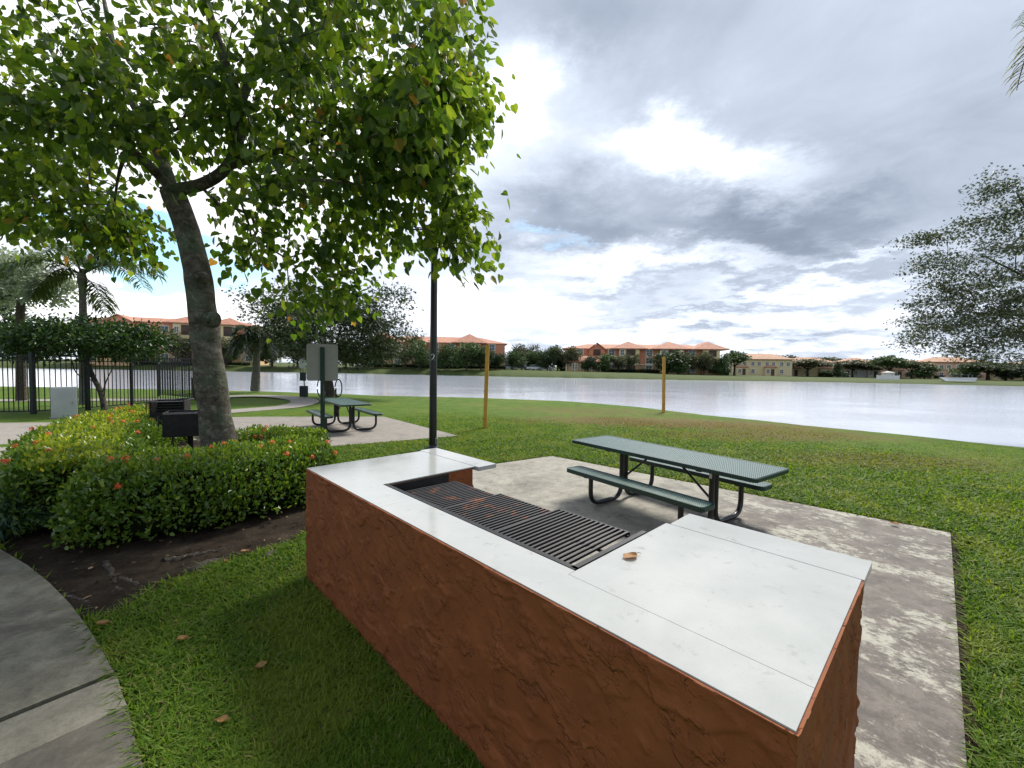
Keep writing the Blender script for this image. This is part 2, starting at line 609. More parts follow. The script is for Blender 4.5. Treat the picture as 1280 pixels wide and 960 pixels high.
# finer sampling in front
azs = np.sort(np.concatenate([np.linspace(-1.1, 1.15, 460), np.linspace(1.2, 2 * PI - 1.15, 90)]))
rows = []
ts = [0.02, 0.05, 0.08, 0.12, 0.17, 0.23, 0.3, 0.38, 0.46, 0.54, 0.62, 0.7, 0.77, 0.83, 0.88, 0.92, 0.95, 0.975, 0.99, 1.0]
V, F = [(0, 0, 0)], []
prof = []
for a in azs:
    aa = (a + PI) % (2 * PI) - PI
    col = []
    lake = abs(aa) < 1.12
    BANK_Z = bank_z(aa) if lake else 0.6
    rn, rf = (r_near(aa), r_far(aa)) if lake else (150.0, 175.0)
    wob = 0.10 * mnoise.noise(Vector((aa * 60, 0, 0))) + 0.05 * mnoise.noise(Vector((aa * 240, 3, 0)))
    rn *= 1 + wob * 0.03 if lake else 1
    rf *= 1 + 0.02 * mnoise.noise(Vector((aa * 40, 7, 0)))
    for q in ts:
        r = rn * q
        z = -0.12 * max(0, (q - 0.55) / 0.45) ** 1.6 if lake else 0
        if r > 9: z += 0.025 * mnoise.noise(Vector((math.sin(aa) * r, math.cos(aa) * r, 0)) * 0.35)
        col.append((r, z))
    if lake:
        col += [(rn + 0.10, -0.16), (rn + 0.6, -0.5), (rn + 2.6, -1.6), (rf - 3, -1.6), (rf - 0.4, WATER_Z - 0.15), (rf, WATER_Z + 0.06), (rf + 1.2, WATER_Z + 0.06 + 0.3 * (BANK_Z - WATER_Z)),
                (rf + 5, WATER_Z + 0.75 * (BANK_Z - WATER_Z)), (rf + 11, BANK_Z), (rf + 30, BANK_Z), (rf + 120, BANK_Z), (900, BANK_Z), (6000, BANK_Z)]
    else:
        col += [(rn + 0.10, 0), (rn + 0.45, 0), (rn + 2.0, 0), (rf - 3, 0.02), (rf - .4, .04), (rf, .06), (rf + 1.2, .1), (rf + 6, 0.3), (rf + 13, BANK_Z), (rf + 30, BANK_Z),
                (rf + 120, BANK_Z), (900, BANK_Z), (6000, BANK_Z)]
    for r, z in col: V.append((math.sin(a) * r, math.cos(a) * r, z))
    nr = len(col)
n_az = len(azs)
for i in range(n_az):
    j = (i + 1) % n_az
    F.append((0, 1 + j * nr, 1 + i * nr))
    for k in range(nr - 1):
        F.append((1 + i * nr + k, 1 + j * nr + k, 1 + j * nr + k + 1, 1 + i * nr + k + 1))
mb = MB(); mb.add(V, F, True)
tag(mb.build('ground', M_LAWN), kind='structure')

# ------------------------------------------------------------------ lake water
m, t, p = mat_new('lake_water')
g = t.n('ShaderNodeNewGeometry')
mp = t.n('ShaderNodeMapping'); mp.inputs['Scale'].default_value = (1.0, 1.6, 1.0)
t.l(g.outputs['Position'], mp.inputs['Vector'])
wv = t.noise(mp.outputs[0], 1.6, 6.0, 0.62, 0.3)
wv2 = t.noise(mp.outputs[0], 0.12, 3.0, 0.5)
p.inputs['Base Color'].default_value = WATER_COL
p.inputs['Roughness'].default_value = 0.12
p.inputs['IOR'].default_value = WATER_IOR
p.inputs['Specular IOR Level'].default_value = 0.5
nb = t.n('ShaderNodeBump'); nb.inputs['Distance'].default_value = 0.06
t.l(wv, nb.inputs['Height'])
t.l(t.m('ADD', 0.10, t.m('MULTIPLY', t.step(wv2, 0.35, 0.65), 0.24)), nb.inputs['Strength'])
t.l(nb.outputs[0], p.inputs['Normal'])
M_WATER = m
V = [(0, 4, WATER_Z)]; F = []
ring = []
aw = np.linspace(-1.118, 1.118, 120)
V = []
for a in aw:
    V += [(math.sin(a) * max(r_near(a) * 0.97 - 0.3, 3), math.cos(a) * max(r_near(a) * 0.97 - 0.3, 3), WATER_Z),
          (math.sin(a) * (r_near(a) + 12), math.cos(a) * (r_near(a) + 12), WATER_Z),
          (math.sin(a) * (r_far(a) + 3), math.cos(a) * (r_far(a) + 3), WATER_Z)]
for i in range(len(aw) - 1):
    for k in (0, 1): F.append((3 * i + k, 3 * i + 3 + k, 3 * i + 4 + k, 3 * i + 1 + k))
mb = MB(); mb.add(V, F)
tag(mb.build('lake_water', M_WATER), kind='structure')


# ------------------------------------------------------------------ concrete
def concrete(name, stops, stain=(0.16, 0.14, 0.13), amt=0.5, paint=None):
    m, t, p = mat_new(name)
    g = t.n('ShaderNodeNewGeometry')
    P = g.outputs['Position']
    n1 = t.noise(P, 1.3, 8.0, 0.70, 0.5)
    n2 = t.noise(P, 5.0, 8.0, 0.74, 0.4)
    n3 = t.noise(P, 90.0, 4.0, 0.7)
    c = t.ramp(n2, stops)
    c = t.mix(t.m('MULTIPLY', t.step(n1, 0.48, 0.68), amt), c, stain)
    if paint: c = paint(t, P, c, n1, n2, n3)
    c = t.mix(t.m('MULTIPLY', t.step(n3, 0.45, 0.7), 0.5), c, t.mix(0.6, c, (0.03, 0.027, 0.022)))
    c = t.mix(t.m('MULTIPLY', t.step(t.noise(P, 33.0, 5.0, 0.75), 0.52, 0.66), 0.45), c, t.mix(0.6, c, (0.03, 0.027, 0.022)))
    t.l(c, p.inputs['Base Color'])
    p.inputs['Roughness'].default_value = 0.8
    nb = t.bump(n3, 0.35, 0.004)
    nb = t.bump(n2, 0.25, 0.01, nb)
    t.l(nb, p.inputs['Normal'])
    return m


def worn_paint(t, P, c, n1, n2, n3):
    """cream coating worn off in big ragged patches towards the right end of the slab"""
    d = t.vm('DOT_PRODUCT', t.vm('SUBTRACT', P, tuple(O)), tuple(U))
    far = t.step(d, 0.8, 2.2)
    mp = t.n('ShaderNodeMapping')
    mp.inputs['Rotation'].default_value = (0, 0, -math.atan2(U.y, U.x))
    mp.inputs['Scale'].default_value = (1.0, 1.0, 1.0)
    t.l(P, mp.inputs['Vector'])
    mp2 = t.n('ShaderNodeMapping'); mp2.inputs['Scale'].default_value = (1.0, 1.25, 1.0)
    t.l(mp.outputs[0], mp2.inputs['Vector'])
    a = t.noise(mp2.outputs[0], 1.5, 12.0, 0.76, 0.1)
    b = t.noise(mp2.outputs[0], 13.0, 8.0, 0.75, 0.3)
    mask = t.m('ADD', a, t.m('ADD', t.m('MULTIPLY', t.m('SUBTRACT', b, 0.5), 0.62), t.m('MULTIPLY', t.m('SUBTRACT', t.noise(mp2.outputs[0], 48.0, 5.0, 0.75), 0.5), 0.22)))
    worn = t.mix(t.step(n2, 0.3, 0.7), (0.066, 0.056, 0.048), (0.165, 0.140, 0.122))
    cream = t.mix(n2, (0.28, 0.27, 0.22), (0.40, 0.385, 0.32))
    right = t.mix(t.step(mask, 0.49, 0.62), worn, cream)
    return t.mix(far, c, right)


M_PAD = concrete('picnic_slab_concrete', [(0.30, (0.11, 0.10, 0.082)), (0.45, (0.24, 0.225, 0.185)), (0.70, (0.35, 0.33, 0.275))], (0.11, 0.097, 0.08), 0.75, worn_paint)
M_PAD2 = concrete('far_slab_concrete', [(0.25, (0.17, 0.15, 0.13)), (0.75, (0.30, 0.27, 0.235))], (0.14, 0.12, 0.10), 0.5)
M_WALK = concrete('walkway_concrete', [(0.28, (0.070, 0.063, 0.045)), (0.5, (0.150, 0.137, 0.100)), (0.72, (0.255, 0.235, 0.178))], (0.045, 0.040, 0.029), 0.7)
M_WALK2 = concrete('walkway_pale_concrete', [(0.28, (0.09, 0.083, 0.062)), (0.5, (0.165, 0.152, 0.116)), (0.72, (0.235, 0.218, 0.168))], (0.075, 0.068, 0.05), 0.6)
M_PATH = concrete('path_concrete', [(0.25, (0.21, 0.19, 0.165)), (0.75, (0.34, 0.31, 0.275))], (0.17, 0.15, 0.125), 0.4)


def poly2(pts):
    return [(p[0], p[1]) for p in pts]


# pad beside the counter (its edges run with the counter)
pBL, pBR = at(690, 571, 0), at(1188, 668, 0)
pFR = pBR + (at(1208, 958, 0) - pBR) * 1.9
PAD1 = poly2([pBL, pBR, pFR, uv(CL + 0.1, 0.05), uv(0.1, 0.05), uv(-0.05, 0.012), uv(-0.075, 0.02), uv(-0.075, 0.5), uv(-1.2, 0.85), pBL + (at(606, 583, 0) - pBL) * 1.45])
mb = MB(); mb.prism(PAD1, -0.12, 0.018)
tag(mb.build('picnic_pad', M_PAD), kind='structure')
PAD2 = poly2([at(225, 523), at(330, 521.5), at(480, 521.5), at(573, 545.5), at(402, 560), at(225, 550)])
mb = MB(); mb.prism(PAD2, -0.12, 0.018)
tag(mb.build('picnic_pad', M_PAD2), kind='structure')

# front walkway on the left, with joints
wk = [(-60, 640), (0, 690), (35, 711), (62, 733), (88, 760), (108, 787), (126, 815), (140, 842)]
wk2 = [(147, 852), (152, 872), (160, 905), (170, 935), (178, 962), (190, 1010), (205, 1100)]
A_ = [at(*q) for q in wk]; B_ = [at(*q) for q in wk2]
left = [at(-500, 640), at(-500, 700)]
ja, jb = at(143, 846), at(0, 905)
jd = (jb - ja).normalized()
jl = ja + jd * 4.0
# slab 1 (far), strip and slab 2 (near) butt at a groove
WALK1 = poly2([at(-300, 560)] + A_ + [ja, jl, at(-900, 700)])
gap = (at(149, 853) - ja) * 0.55
k1, k2 = ja + gap, jl + gap
st = (at(158, 893) - at(149, 853))
k3, k4 = k1 + (at(160, 892) - at(147, 852)) * 1.0, k2 + (at(160, 892) - at(147, 852))
WALK2 = poly2([k1, at(152, 872), k3, k4, k2])
WALK3 = poly2([k3, at(170, 935), at(178, 962), at(190, 1010), at(205, 1100), at(205, 1100) + jd * 4, k4])
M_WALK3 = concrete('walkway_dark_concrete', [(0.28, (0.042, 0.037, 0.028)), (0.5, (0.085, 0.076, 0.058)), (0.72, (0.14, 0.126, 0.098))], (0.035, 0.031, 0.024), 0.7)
for wp, mm in ((WALK1, M_WALK), (WALK2, M_WALK2), (WALK3, M_WALK3)):
    mb = MB(); mb.prism(wp, -0.1, 0.03)
    tag(mb.build('walkway', mm), kind='structure')

# plaza between the fence and the hedge
PLAZA = poly2([at(-400, 530), at(0, 529), at(66, 528.5), at(78, 532), at(60, 545), at(30, 562), at(0, 590), at(-400, 600)])
mb = MB(); mb.prism(PLAZA, -0.1, 0.012)
tag(mb.build('paved_path', M_PATH), kind='structure')


def strip(pts, w):
    """flat ribbon of width w along ground points"""
    P = [Vector(p) for p in pts]
    L, Rr = [], []
    for i, p in enumerate(P):
        d = (P[min(i + 1, len(P) - 1)] - P[max(i - 1, 0)]).normalized()
        s = Vector((-d.y, d.x, 0))
        ww = w[i] if isinstance(w, (list, tuple)) else w
        L.append(p + s * ww / 2); Rr.append(p - s * ww / 2)
    return L, Rr


def smooth(pts, k=2):
    P = [Vector(p) for p in pts]
    for _ in range(k):
        Q = [P[0]]
        for a, b in zip(P[:-1], P[1:]): Q += [a * 0.75 + b * 0.25, a * 0.25 + b * 0.75]
        P = Q + [P[-1]]
    return P


PATHPTS = smooth([at(-60, 501), at(120, 500), at(225, 499.5), at(300, 494.8), at(345, 494.8), at(388, 500.5), at(368, 508), at(330, 511), at(286, 514.5), at(240, 518)], 3)
L, Rr = strip(PATHPTS, 1.15)
PATHPOLY = poly2(L + Rr[::-1])
mb = MB()
n = len(L)
vs = [(p.x, p.y, 0.010) for p in L] + [(p.x, p.y, 0.010) for p in Rr]
mb.add(vs, [(i, n + i, n + i + 1, i + 1) for i in range(n - 1)])
tag(mb.build('curved_path', M_PATH), kind='structure')

# soil bed under the hedge and the tree
BED = poly2(smooth([at(0, 640), at(-10, 676), at(60, 728), at(108, 782), at(150, 765), at(190, 735), at(250, 712), at(320, 692), at(383, 672), at(400, 640), at(400, 590),
                    at(395, 566), at(300, 548), at(215, 538), at(150, 530), at(85, 534), at(30, 566), at(0, 600), at(0, 640)], 2)[:-1])
m, t, p = mat_new('bed_soil')
P = t.n('ShaderNodeNewGeometry').outputs['Position']
n1 = t.noise(P, 3.0, 6.0, 0.7); n2 = t.noise(P, 45.0, 5.0, 0.7)
c = t.ramp(n1, [(0.3, (0.010, 0.007, 0.005)), (0.5, (0.026, 0.019, 0.013)), (0.75, (0.065, 0.050, 0.036))])
c = t.mix(t.step(n2, 0.55, 0.75), c, t.mix(0.5, c, (0.10, 0.085, 0.07)))
t.l(c, p.inputs['Base Color']); p.inputs['Roughness'].default_value = 0.95; p.inputs['Specular IOR Level'].default_value = 0.1
nb = t.bump(n2, 0.9, 0.02); nb = t.bump(n1, 0.6, 0.05, nb); t.l(nb, p.inputs['Normal'])
M_SOIL = m


def inside(poly, X, Y):
    X = np.asarray(X); Y = np.asarray(Y)
    res = np.zeros(X.shape, bool)
    n = len(poly)
    for i in range(n):
        x1, y1 = poly[i]; x2, y2 = poly[(i + 1) % n]
        c = ((y1 > Y) != (y2 > Y)) & (X < (x2 - x1) * (Y - y1) / ((y2 - y1) if abs(y2 - y1) > 1e-12 else 1e-12) + x1)
        res ^= c
    return res


gx = np.arange(min(p[0] for p in BED) - 0.05, max(p[0] for p in BED) + 0.05, 0.05)
gy = np.arange(min(p[1] for p in BED) - 0.05, max(p[1] for p in BED) + 0.05, 0.05)
GX, GY = np.meshgrid(gx, gy, indexing='ij')
IN = inside(BED, GX, GY)
V, F, idx = [], [], {}


def soil_v(i, j):
    if (i, j) not in idx:
        x, y = gx[i], gy[j]
        q = Vector((x, y, 0))
        z = 0.016 + 0.010 * mnoise.noise(q * 1.5) + 0.009 * mnoise.noise(q * 6) + 0.005 * mnoise.noise(q * 17)
        idx[(i, j)] = len(V)
        V.append((x, y, max(z, 0.005)))
    return idx[(i, j)]


for i in range(len(gx) - 1):
    for j in range(len(gy) - 1):
        if IN[i, j] or IN[i + 1, j] or IN[i, j + 1] or IN[i + 1, j + 1]:
            F.append((soil_v(i, j), soil_v(i + 1, j), soil_v(i + 1, j + 1), soil_v(i, j + 1)))
mb = MB(); mb.add(V, F, True)
tag(mb.build('soil_bed', M_SOIL), kind='structure')
# bare earth line where the turf is cut along the near slab
EDGE = []
cxm = sum(p[0] for p in PAD1) / len(PAD1); cym = sum(p[1] for p in PAD1) / len(PAD1)
eo = [Vector((p[0], p[1], 0)) for p in (PAD1[7], PAD1[0], PAD1[1], PAD1[2])] if False else [pBL + (at(606, 583, 0) - pBL) * 1.45, pBL, pBR, pFR]
eoff = [eo[0] - U * 0.055, pBL - U * 0.055 + Vv * 0.055, pBR + U * 0.05 + Vv * 0.055, pFR + U * 0.05]
EDGEPOLY = poly2([eo[0], eo[1], eo[2], eo[3], eoff[3], eoff[2], eoff[1], eoff[0]])
mb = MB()
vs = [(p.x, p.y, 0.009) for p in eo] + [(p.x, p.y, 0.009) for p in eoff]
mb.add(vs, [(i, i + 1, 5 + i, 4 + i) for i in range(3)])
tag(mb.build('soil_edge', M_SOIL), kind='structure')
JOINT = poly2([ja, jl, k2, k1])
# ================================================================== materials of things
M_BLACK = simple('black_steel', (0.016, 0.016, 0.018), 0.42, 0.6, 0.4, 9.0, 0.15, 120.0)
M_BLACKP = simple('black_paint', (0.012, 0.012, 0.013), 0.35, 0.0, 0.3, 6.0, 0.05, 60.0)
M_SOOT = simple('sooty_steel', (0.013, 0.012, 0.012), 0.75, 0.2, 0.5, 12.0, 0.4, 60.0)
M_GREENP = simple('green_coated_steel', (0.004, 0.030, 0.023), 0.35, 0.0, 0.25, 5.0, 0.05, 90.0)
M_SIGNBACK = simple('sign_aluminium', (0.30, 0.29, 0.27), 0.5, 0.25, 0.08, 4.0)
M_YELLOW = simple('yellow_paint', (0.52, 0.27, 0.035), 0.6, 0.0, 0.22, 5.0, 0.2, 50.0)
M_WHITE = simple('white_paint', (0.75, 0.75, 0.74), 0.5, 0.0, 0.06)
M_GREYBOX = simple('grey_cabinet', (0.42, 0.44, 0.45), 0.4, 0.3, 0.12, 2.0)
M_DARKGLASS = simple('dark_glass', (0.02, 0.025, 0.03), 0.1, 0.0, 0.2)
M_CHROME = simple('bare_steel', (0.45, 0.45, 0.45), 0.3, 0.9, 0.2)


def counter_top_mat():
    m, t, p = mat_new('white_stone_top')
    g = t.n('ShaderNodeNewGeometry'); P = g.outputs['Position']
    n1 = t.noise(P, 2.2, 5.0, 0.6, 0.4)
    n2 = t.noise(P, 11.0, 6.0, 0.7, 0.3)
    n3 = t.noise(P, 160.0, 2.0, 0.6)
    c = t.ramp(n1, [(0.3, (0.36, 0.37, 0.355)), (0.7, (0.425, 0.432, 0.418))])
    c = t.mix(t.m('MULTIPLY', t.step(n2, 0.57, 0.72), 0.42), c, (0.20, 0.18, 0.15))
    c = t.mix(t.m('MULTIPLY', t.step(n3, 0.64, 0.70), 0.40), c, (0.3, 0.27, 0.22))
    t.l(c, p.inputs['Base Color'])
    t.l(t.m('ADD', 0.07, t.m('MULTIPLY', t.step(n1, 0.35, 0.7), 0.10)), p.inputs['Roughness'])
    p.inputs['Specular IOR Level'].default_value = 0.42
    t.l(t.bump(t.noise(P, 5.0, 3.0, 0.5), 0.08, 0.01), p.inputs['Normal'])
    return m


def stucco_mat():
    m, t, p = mat_new('rust_brown_stucco')
    g = t.n('ShaderNodeNewGeometry'); P = g.outputs['Position']
    n1 = t.noise(P, 1.6, 5.0, 0.6)
    n2 = t.noise(P, 6.0, 5.0, 0.6)
    n3 = t.noise(P, 120.0, 4.0, 0.7)
    c = t.ramp(n2, [(0.3, (0.175, 0.050, 0.014)), (0.55, (0.225, 0.066, 0.018)), (0.8, (0.275, 0.088, 0.026))])
    c = t.mix(t.m('MULTIPLY', t.step(n1, 0.45, 0.7), 0.4), c, (0.19, 0.066, 0.018))
    dk = t.noise(P, 30.0, 6.0, 0.75, 0.5)
    c = t.mix(t.m('MULTIPLY', t.step(dk, 0.60, 0.72), 0.30), c, (0.045, 0.017, 0.009))
    c = t.mix(t.m('MULTIPLY', t.step(t.noise(P, 75.0, 3.0, 0.7), 0.64, 0.74), 0.18), c, (0.32, 0.15, 0.075))
    t.l(c, p.inputs['Base Color'])
    p.inputs['Roughness'].default_value = 0.72
    p.inputs['Specular IOR Level'].default_value = 0.3
    nb = t.bump(n3, 0.45, 0.004)
    # trowelled ridges
    oc = coords(t)
    mp = t.n('ShaderNodeMapping')
    mp.inputs['Rotation'].default_value = (0.0, -0.5, 0.0)
    t.l(oc, mp.inputs['Vector'])
    mq = t.n('ShaderNodeMapping'); mq.inputs['Scale'].default_value = (0.72, 0.85, 1.15)
    t.l(mp.outputs[0], mq.inputs['Vector'])
    for sc_, lo, st_, ds in ((4.2, 0.54, 0.65, 0.014), (9.0, 0.58, 0.60, 0.010), (19.0, 0.60, 0.45, 0.006)):
        r = t.noise(mq.outputs[0], sc_, 5.0, 0.55, 0.15)
        # a smear: abrupt lip on one side, thinning out on the other
        hgt_ = t.m('MULTIPLY', t.step(r, lo, lo + 0.025), t.m('SUBTRACT', 1.0, t.step(r, lo + 0.02, lo + 0.22)))
        nb = t.bump(hgt_, st_, ds, nb)
    t.l(nb, p.inputs['Normal'])
    return m


def grate_mat(name, rust):
    m, t, p = mat_new(name)
    co = t.n('ShaderNodeNewGeometry').outputs['Position']
    n1 = t.noise(co, 7.0, 5.0, 0.6, 0.3)
    n2 = t.noise(co, 60.0, 4.0, 0.7)
    c = t.mix(n2, (0.012, 0.012, 0.014), (0.035, 0.034, 0.036))
    if rust:
        f = t.step(t.m('ADD', n1, t.m('MULTIPLY', t.m('SUBTRACT', n2, 0.5), 0.15)), rust, rust + 0.12)
        c = t.mix(t.m('MULTIPLY', f, 0.85), c, t.mix(n2, (0.13, 0.040, 0.014), (0.34, 0.11, 0.035)))
    t.l(c, p.inputs['Base Color'])
    p.inputs['Roughness'].default_value = 0.5
    p.inputs['Metallic'].default_value = 0.25
    t.l(t.bump(n2, 0.3, 0.003), p.inputs['Normal'])
    return m


M_TOP, M_STUCCO = counter_top_mat(), stucco_mat()
M_GRATE, M_GRATE_R = grate_mat('grate_iron', 0), grate_mat('rusty_grate_iron', 0.545)

# ================================================================== barbecue counter (local frame: x along the front, y to the back)
CR = math.atan2(U.y, U.x)
bbq = empty('barbecue_counter', (O.x, O.y, 0), CR, 'long u-shaped brown stucco barbecue counter with white stone top and iron grates', 'barbecue')
S_, GL, GR, BD = 0.245, 0.83, 2.515, 1.055                    # front strip depth, grill opening, body depth
ZT = HC - 0.0045                                               # top of the stucco body


def ridge(p):
    # trowelled plaster: flat overlapping smears, long along a falling diagonal, each with a crisp lip
    P3 = Vector(p)
    P3 = P3 + Vector((mnoise.noise(P3 * 5.0), mnoise.noise(P3 * 5.0 + Vector((7, 0, 0))), mnoise.noise(P3 * 5.0 + Vector((0, 9, 0))))) * 0.075
    s_, t_ = P3.x * 0.94 - P3.z * 0.34, P3.x * 0.34 + P3.z * 0.94
    st = lambda x, lo, hi: max(0, min(1, (x - lo) / (hi - lo)))
    h = 0.0
    for k, (fs, ft, th, w) in enumerate(((3.0, 5.0, 0.26, 0.0075), (5.5, 9.0, 0.34, 0.0060), (9.0, 14.0, 0.42, 0.0045))):
        n = mnoise.noise(Vector((s_ * fs + k * 11, P3.y * fs + k * 3, t_ * ft))) + 0.35 * mnoise.noise(Vector((s_ * fs * 2.7, P3.y * fs * 2.7, t_ * ft * 2.7 + k)))
        x = st(n, th - 0.03, th)
        h += w * x * (1 - 0.85 * st(n, th, th + 0.45))     # lip, then the smear thins out
    return h + 0.003 * mnoise.noise(Vector(p) * 3.0) + 0.0006 * mnoise.fractal(Vector(p) * 38.0, 1.0, 2.0, 2)


def stucco_block(boxes, step):
    """union outline extruded: walls gridded and pushed out by the trowel relief"""
    bm = bmesh.new()
    outline = boxes
    z0, z1 = -0.08, ZT
    n = len(outline)
    nz = int((z1 - z0) / step)
    cols = []
    for i in range(n):
        a, b = Vector(outline[i]), Vector(outline[(i + 1) % n])
        m_ = max(1, int((b - a).length / step))
        for k in range(m_): cols.append(a.lerp(b, k / m_))
    grid = [[bm.verts.new((c.x, c.y, z0 + (z1 - z0) * k / nz)) for k in range(nz + 1)] for c in cols]
    nc = len(cols)
    for i in range(nc):
        for k in range(nz):
            bm.faces.new((grid[i][k], grid[(i + 1) % nc][k], grid[(i + 1) % nc][k + 1], grid[i][k + 1]))
    bm.faces.new([g[-1] for g in grid])
    bm.normal_update()
    hn = {}
    for i in range(nc):
        a, b = cols[(i - 1) % nc], cols[(i + 1) % nc]
        d = (b - a).normalized()
        nn = Vector((d.y, -d.x))
        for k in range(nz + 1):
            v = grid[i][k]
            hgt = ridge(v.co) + 0.002
            if k == nz: hgt = 0.006 + 0.35 * hgt
            v.co += Vector((nn.x, nn.y, 0)) * hgt
            if k == nz: v.co.z += 0.0015 * mnoise.noise(v.co * 12)
    for f in bm.faces: f.smooth = True
    bm.faces.ensure_lookup_table()
    bm.faces[-1].smooth = False
    me = bpy.data.meshes.new('stucco_body')
    bm.to_mesh(me); bm.free()
    return me


def body_wall(name, outline, step):
    return link(name, stucco_block(outline, step), M_STUCCO, bbq)


e = 0.004
# U-shaped body with the fire pit left open
BODY = [(e, e), (CL - e, e), (CL - e, BD), (GR + 0.012, BD), (GR + 0.012, S_ - 0.004), (GL - 0.012, S_ - 0.004), (GL - 0.012, BD), (e, BD)]
body_wall('stucco_body', BODY, 0.0085)
mb = MB()                                                   # low block that closes the pit under the grates
mb.box(((GL + GR) / 2, (S_ + 0.80) / 2, (HC - 0.30) / 2 - 0.03), (GR - GL - 0.03, 0.80 - S_, HC - 0.30))
mb.build('fire_pit_base', M_STUCCO, bbq)
mb = MB()                                                   # sooty steel lining
w_ = GR - GL - 0.03
mb.box(((GL + GR) / 2, S_ + 0.004, HC - 0.16), (w_, 0.006, 0.30))
mb.box((GL + 0.006, (S_ + 0.80) / 2, HC - 0.10), (0.006, 0.80 - S_, 0.17))
mb.box((GR - 0.006, (S_ + 0.80) / 2, HC - 0.10), (0.006, 0.80 - S_, 0.17))
mb.box(((GL + GR) / 2, (S_ + 0.80) / 2, HC - 0.31), (w_, 0.80 - S_ - 0.01, 0.006))
mb.build('fire_pit_lining', M_SOOT, bbq)
mb = MB()                                                   # angle-iron frame flush with the top
mb.box(((GL + GR) / 2, S_ + 0.016, HC - 0.004), (w_ + 0.02, 0.026, 0.012))
mb.box((GR - 0.018, (S_ + 0.84) / 2 + 0.01, HC - 0.004), (0.026, 0.84 - S_, 0.012))
mb.box((GL + 0.018, (S_ + 0.60) / 2, HC - 0.085), (0.026, 0.60 - S_, 0.012))
mb.tube([(GL + 0.012, 0.33, HC - 0.05), (GL + 0.03, 0.33, HC - 0.05)], 0.02, 8)
mb.build('frame', M_BLACK, bbq)


def slab(name, poly, z0, z1, label=None):
    bm = bmesh.new()
    vs = [bm.verts.new((x, y, z0)) for x, y in poly]
    f = bm.faces.new(vs)
    if f.normal.z < 0: f.normal_flip()
    r = bmesh.ops.extrude_face_region(bm, geom=[f])
    for v in [g for g in r['geom'] if isinstance(g, bmesh.types.BMVert)]: v.co.z = z1
    bmesh.ops.recalc_face_normals(bm, faces=bm.faces)
    ed = [x for x in bm.edges if all(abs(v.co.z - z1) < 1e-5 for v in x.verts)]
    bmesh.ops.bevel(bm, geom=ed, offset=0.0006, segments=1, affect='EDGES')
    me = bpy.data.meshes.new(name)
    bm.to_mesh(me); bm.free()
    return link(name, me, M_TOP, bbq)


g_ = 0.0007
zb, zt = HC - 0.0085, HC
LB = BD + 0.015
slab('countertop_slab', [(0.006, 0.006), (1.255 - g_, 0.006), (1.255 - g_, S_), (GL, S_), (GL, LB), (0.006, LB)], zb, zt)
slab('countertop_slab', [(1.255 + g_, 0.006), (CL - 0.006, 0.006), (CL - 0.006, 0.20), (GR, 0.20), (GR, S_), (1.255 + g_, S_)], zb, zt)
slab('countertop_slab', [(GR + 0.0014, 0.2014), (CL - 0.006, 0.2014), (CL - 0.006, LB - 0.02), (GR + 0.0014, LB - 0.02)], zb, zt)
# raised lips that overhang the back of both arms
slab('overhang_slab', [(0.02, LB + 0.001), (GL + 0.052, LB + 0.001), (GL + 0.052, CD - 0.01), (-0.03, CD - 0.01), (-0.03, LB + 0.001)], HC - 0.032, HC + 0.002)
slab('overhang_slab', [(GR + 0.024, LB - 0.018), (CL + 0.003, LB - 0.018), (CL + 0.003, CD + 0.02), (GR + 0.024, CD + 0.02)], HC - 0.032, HC + 0.0012)


def grate(x0, x1, y0, y1, z, tilt, mat, label, n=16):
    mb = MB()
    for k in range(n):
        x = x0 + (x1 - x0) * (k + 0.5) / n
        mb.bar((x, y0, z), (x, y1, z + tilt), 0.012, 0.012)
    for y in (y0 + 0.02, (y0 + y1) / 2, y1 - 0.015):
        zz_ = z + tilt * (y - y0) / (y1 - y0) - 0.013
        mb.bar((x0, y, zz_), (x1, y, zz_), 0.012, 0.012)
    mb.bar((x0 + 0.004, y1, z + tilt - 0.006), (x1 - 0.004, y1, z + tilt - 0.006), 0.008, 0.022)
    o = mb.build('grate', mat, bbq)
    tag(o, label)


gw = (GR - 0.035 - GL - 0.10) / 3
for i, (mm, lb) in enumerate(((M_GRATE_R, 'iron grate with a rust patch at the left end'), (M_GRATE_R, 'middle iron grate with broad rust streaks'),
                              (M_GRATE, 'clean black iron grate at the right end'))):
    x0 = GL + 0.09 + gw * i + 0.008
    z = HC - (0.052, 0.036, 0.014)[i]
    grate(x0, x0 + gw - 0.026, S_ + 0.03, 0.79, z, (-0.006, 0.0, 0.006)[i], mm, lb)

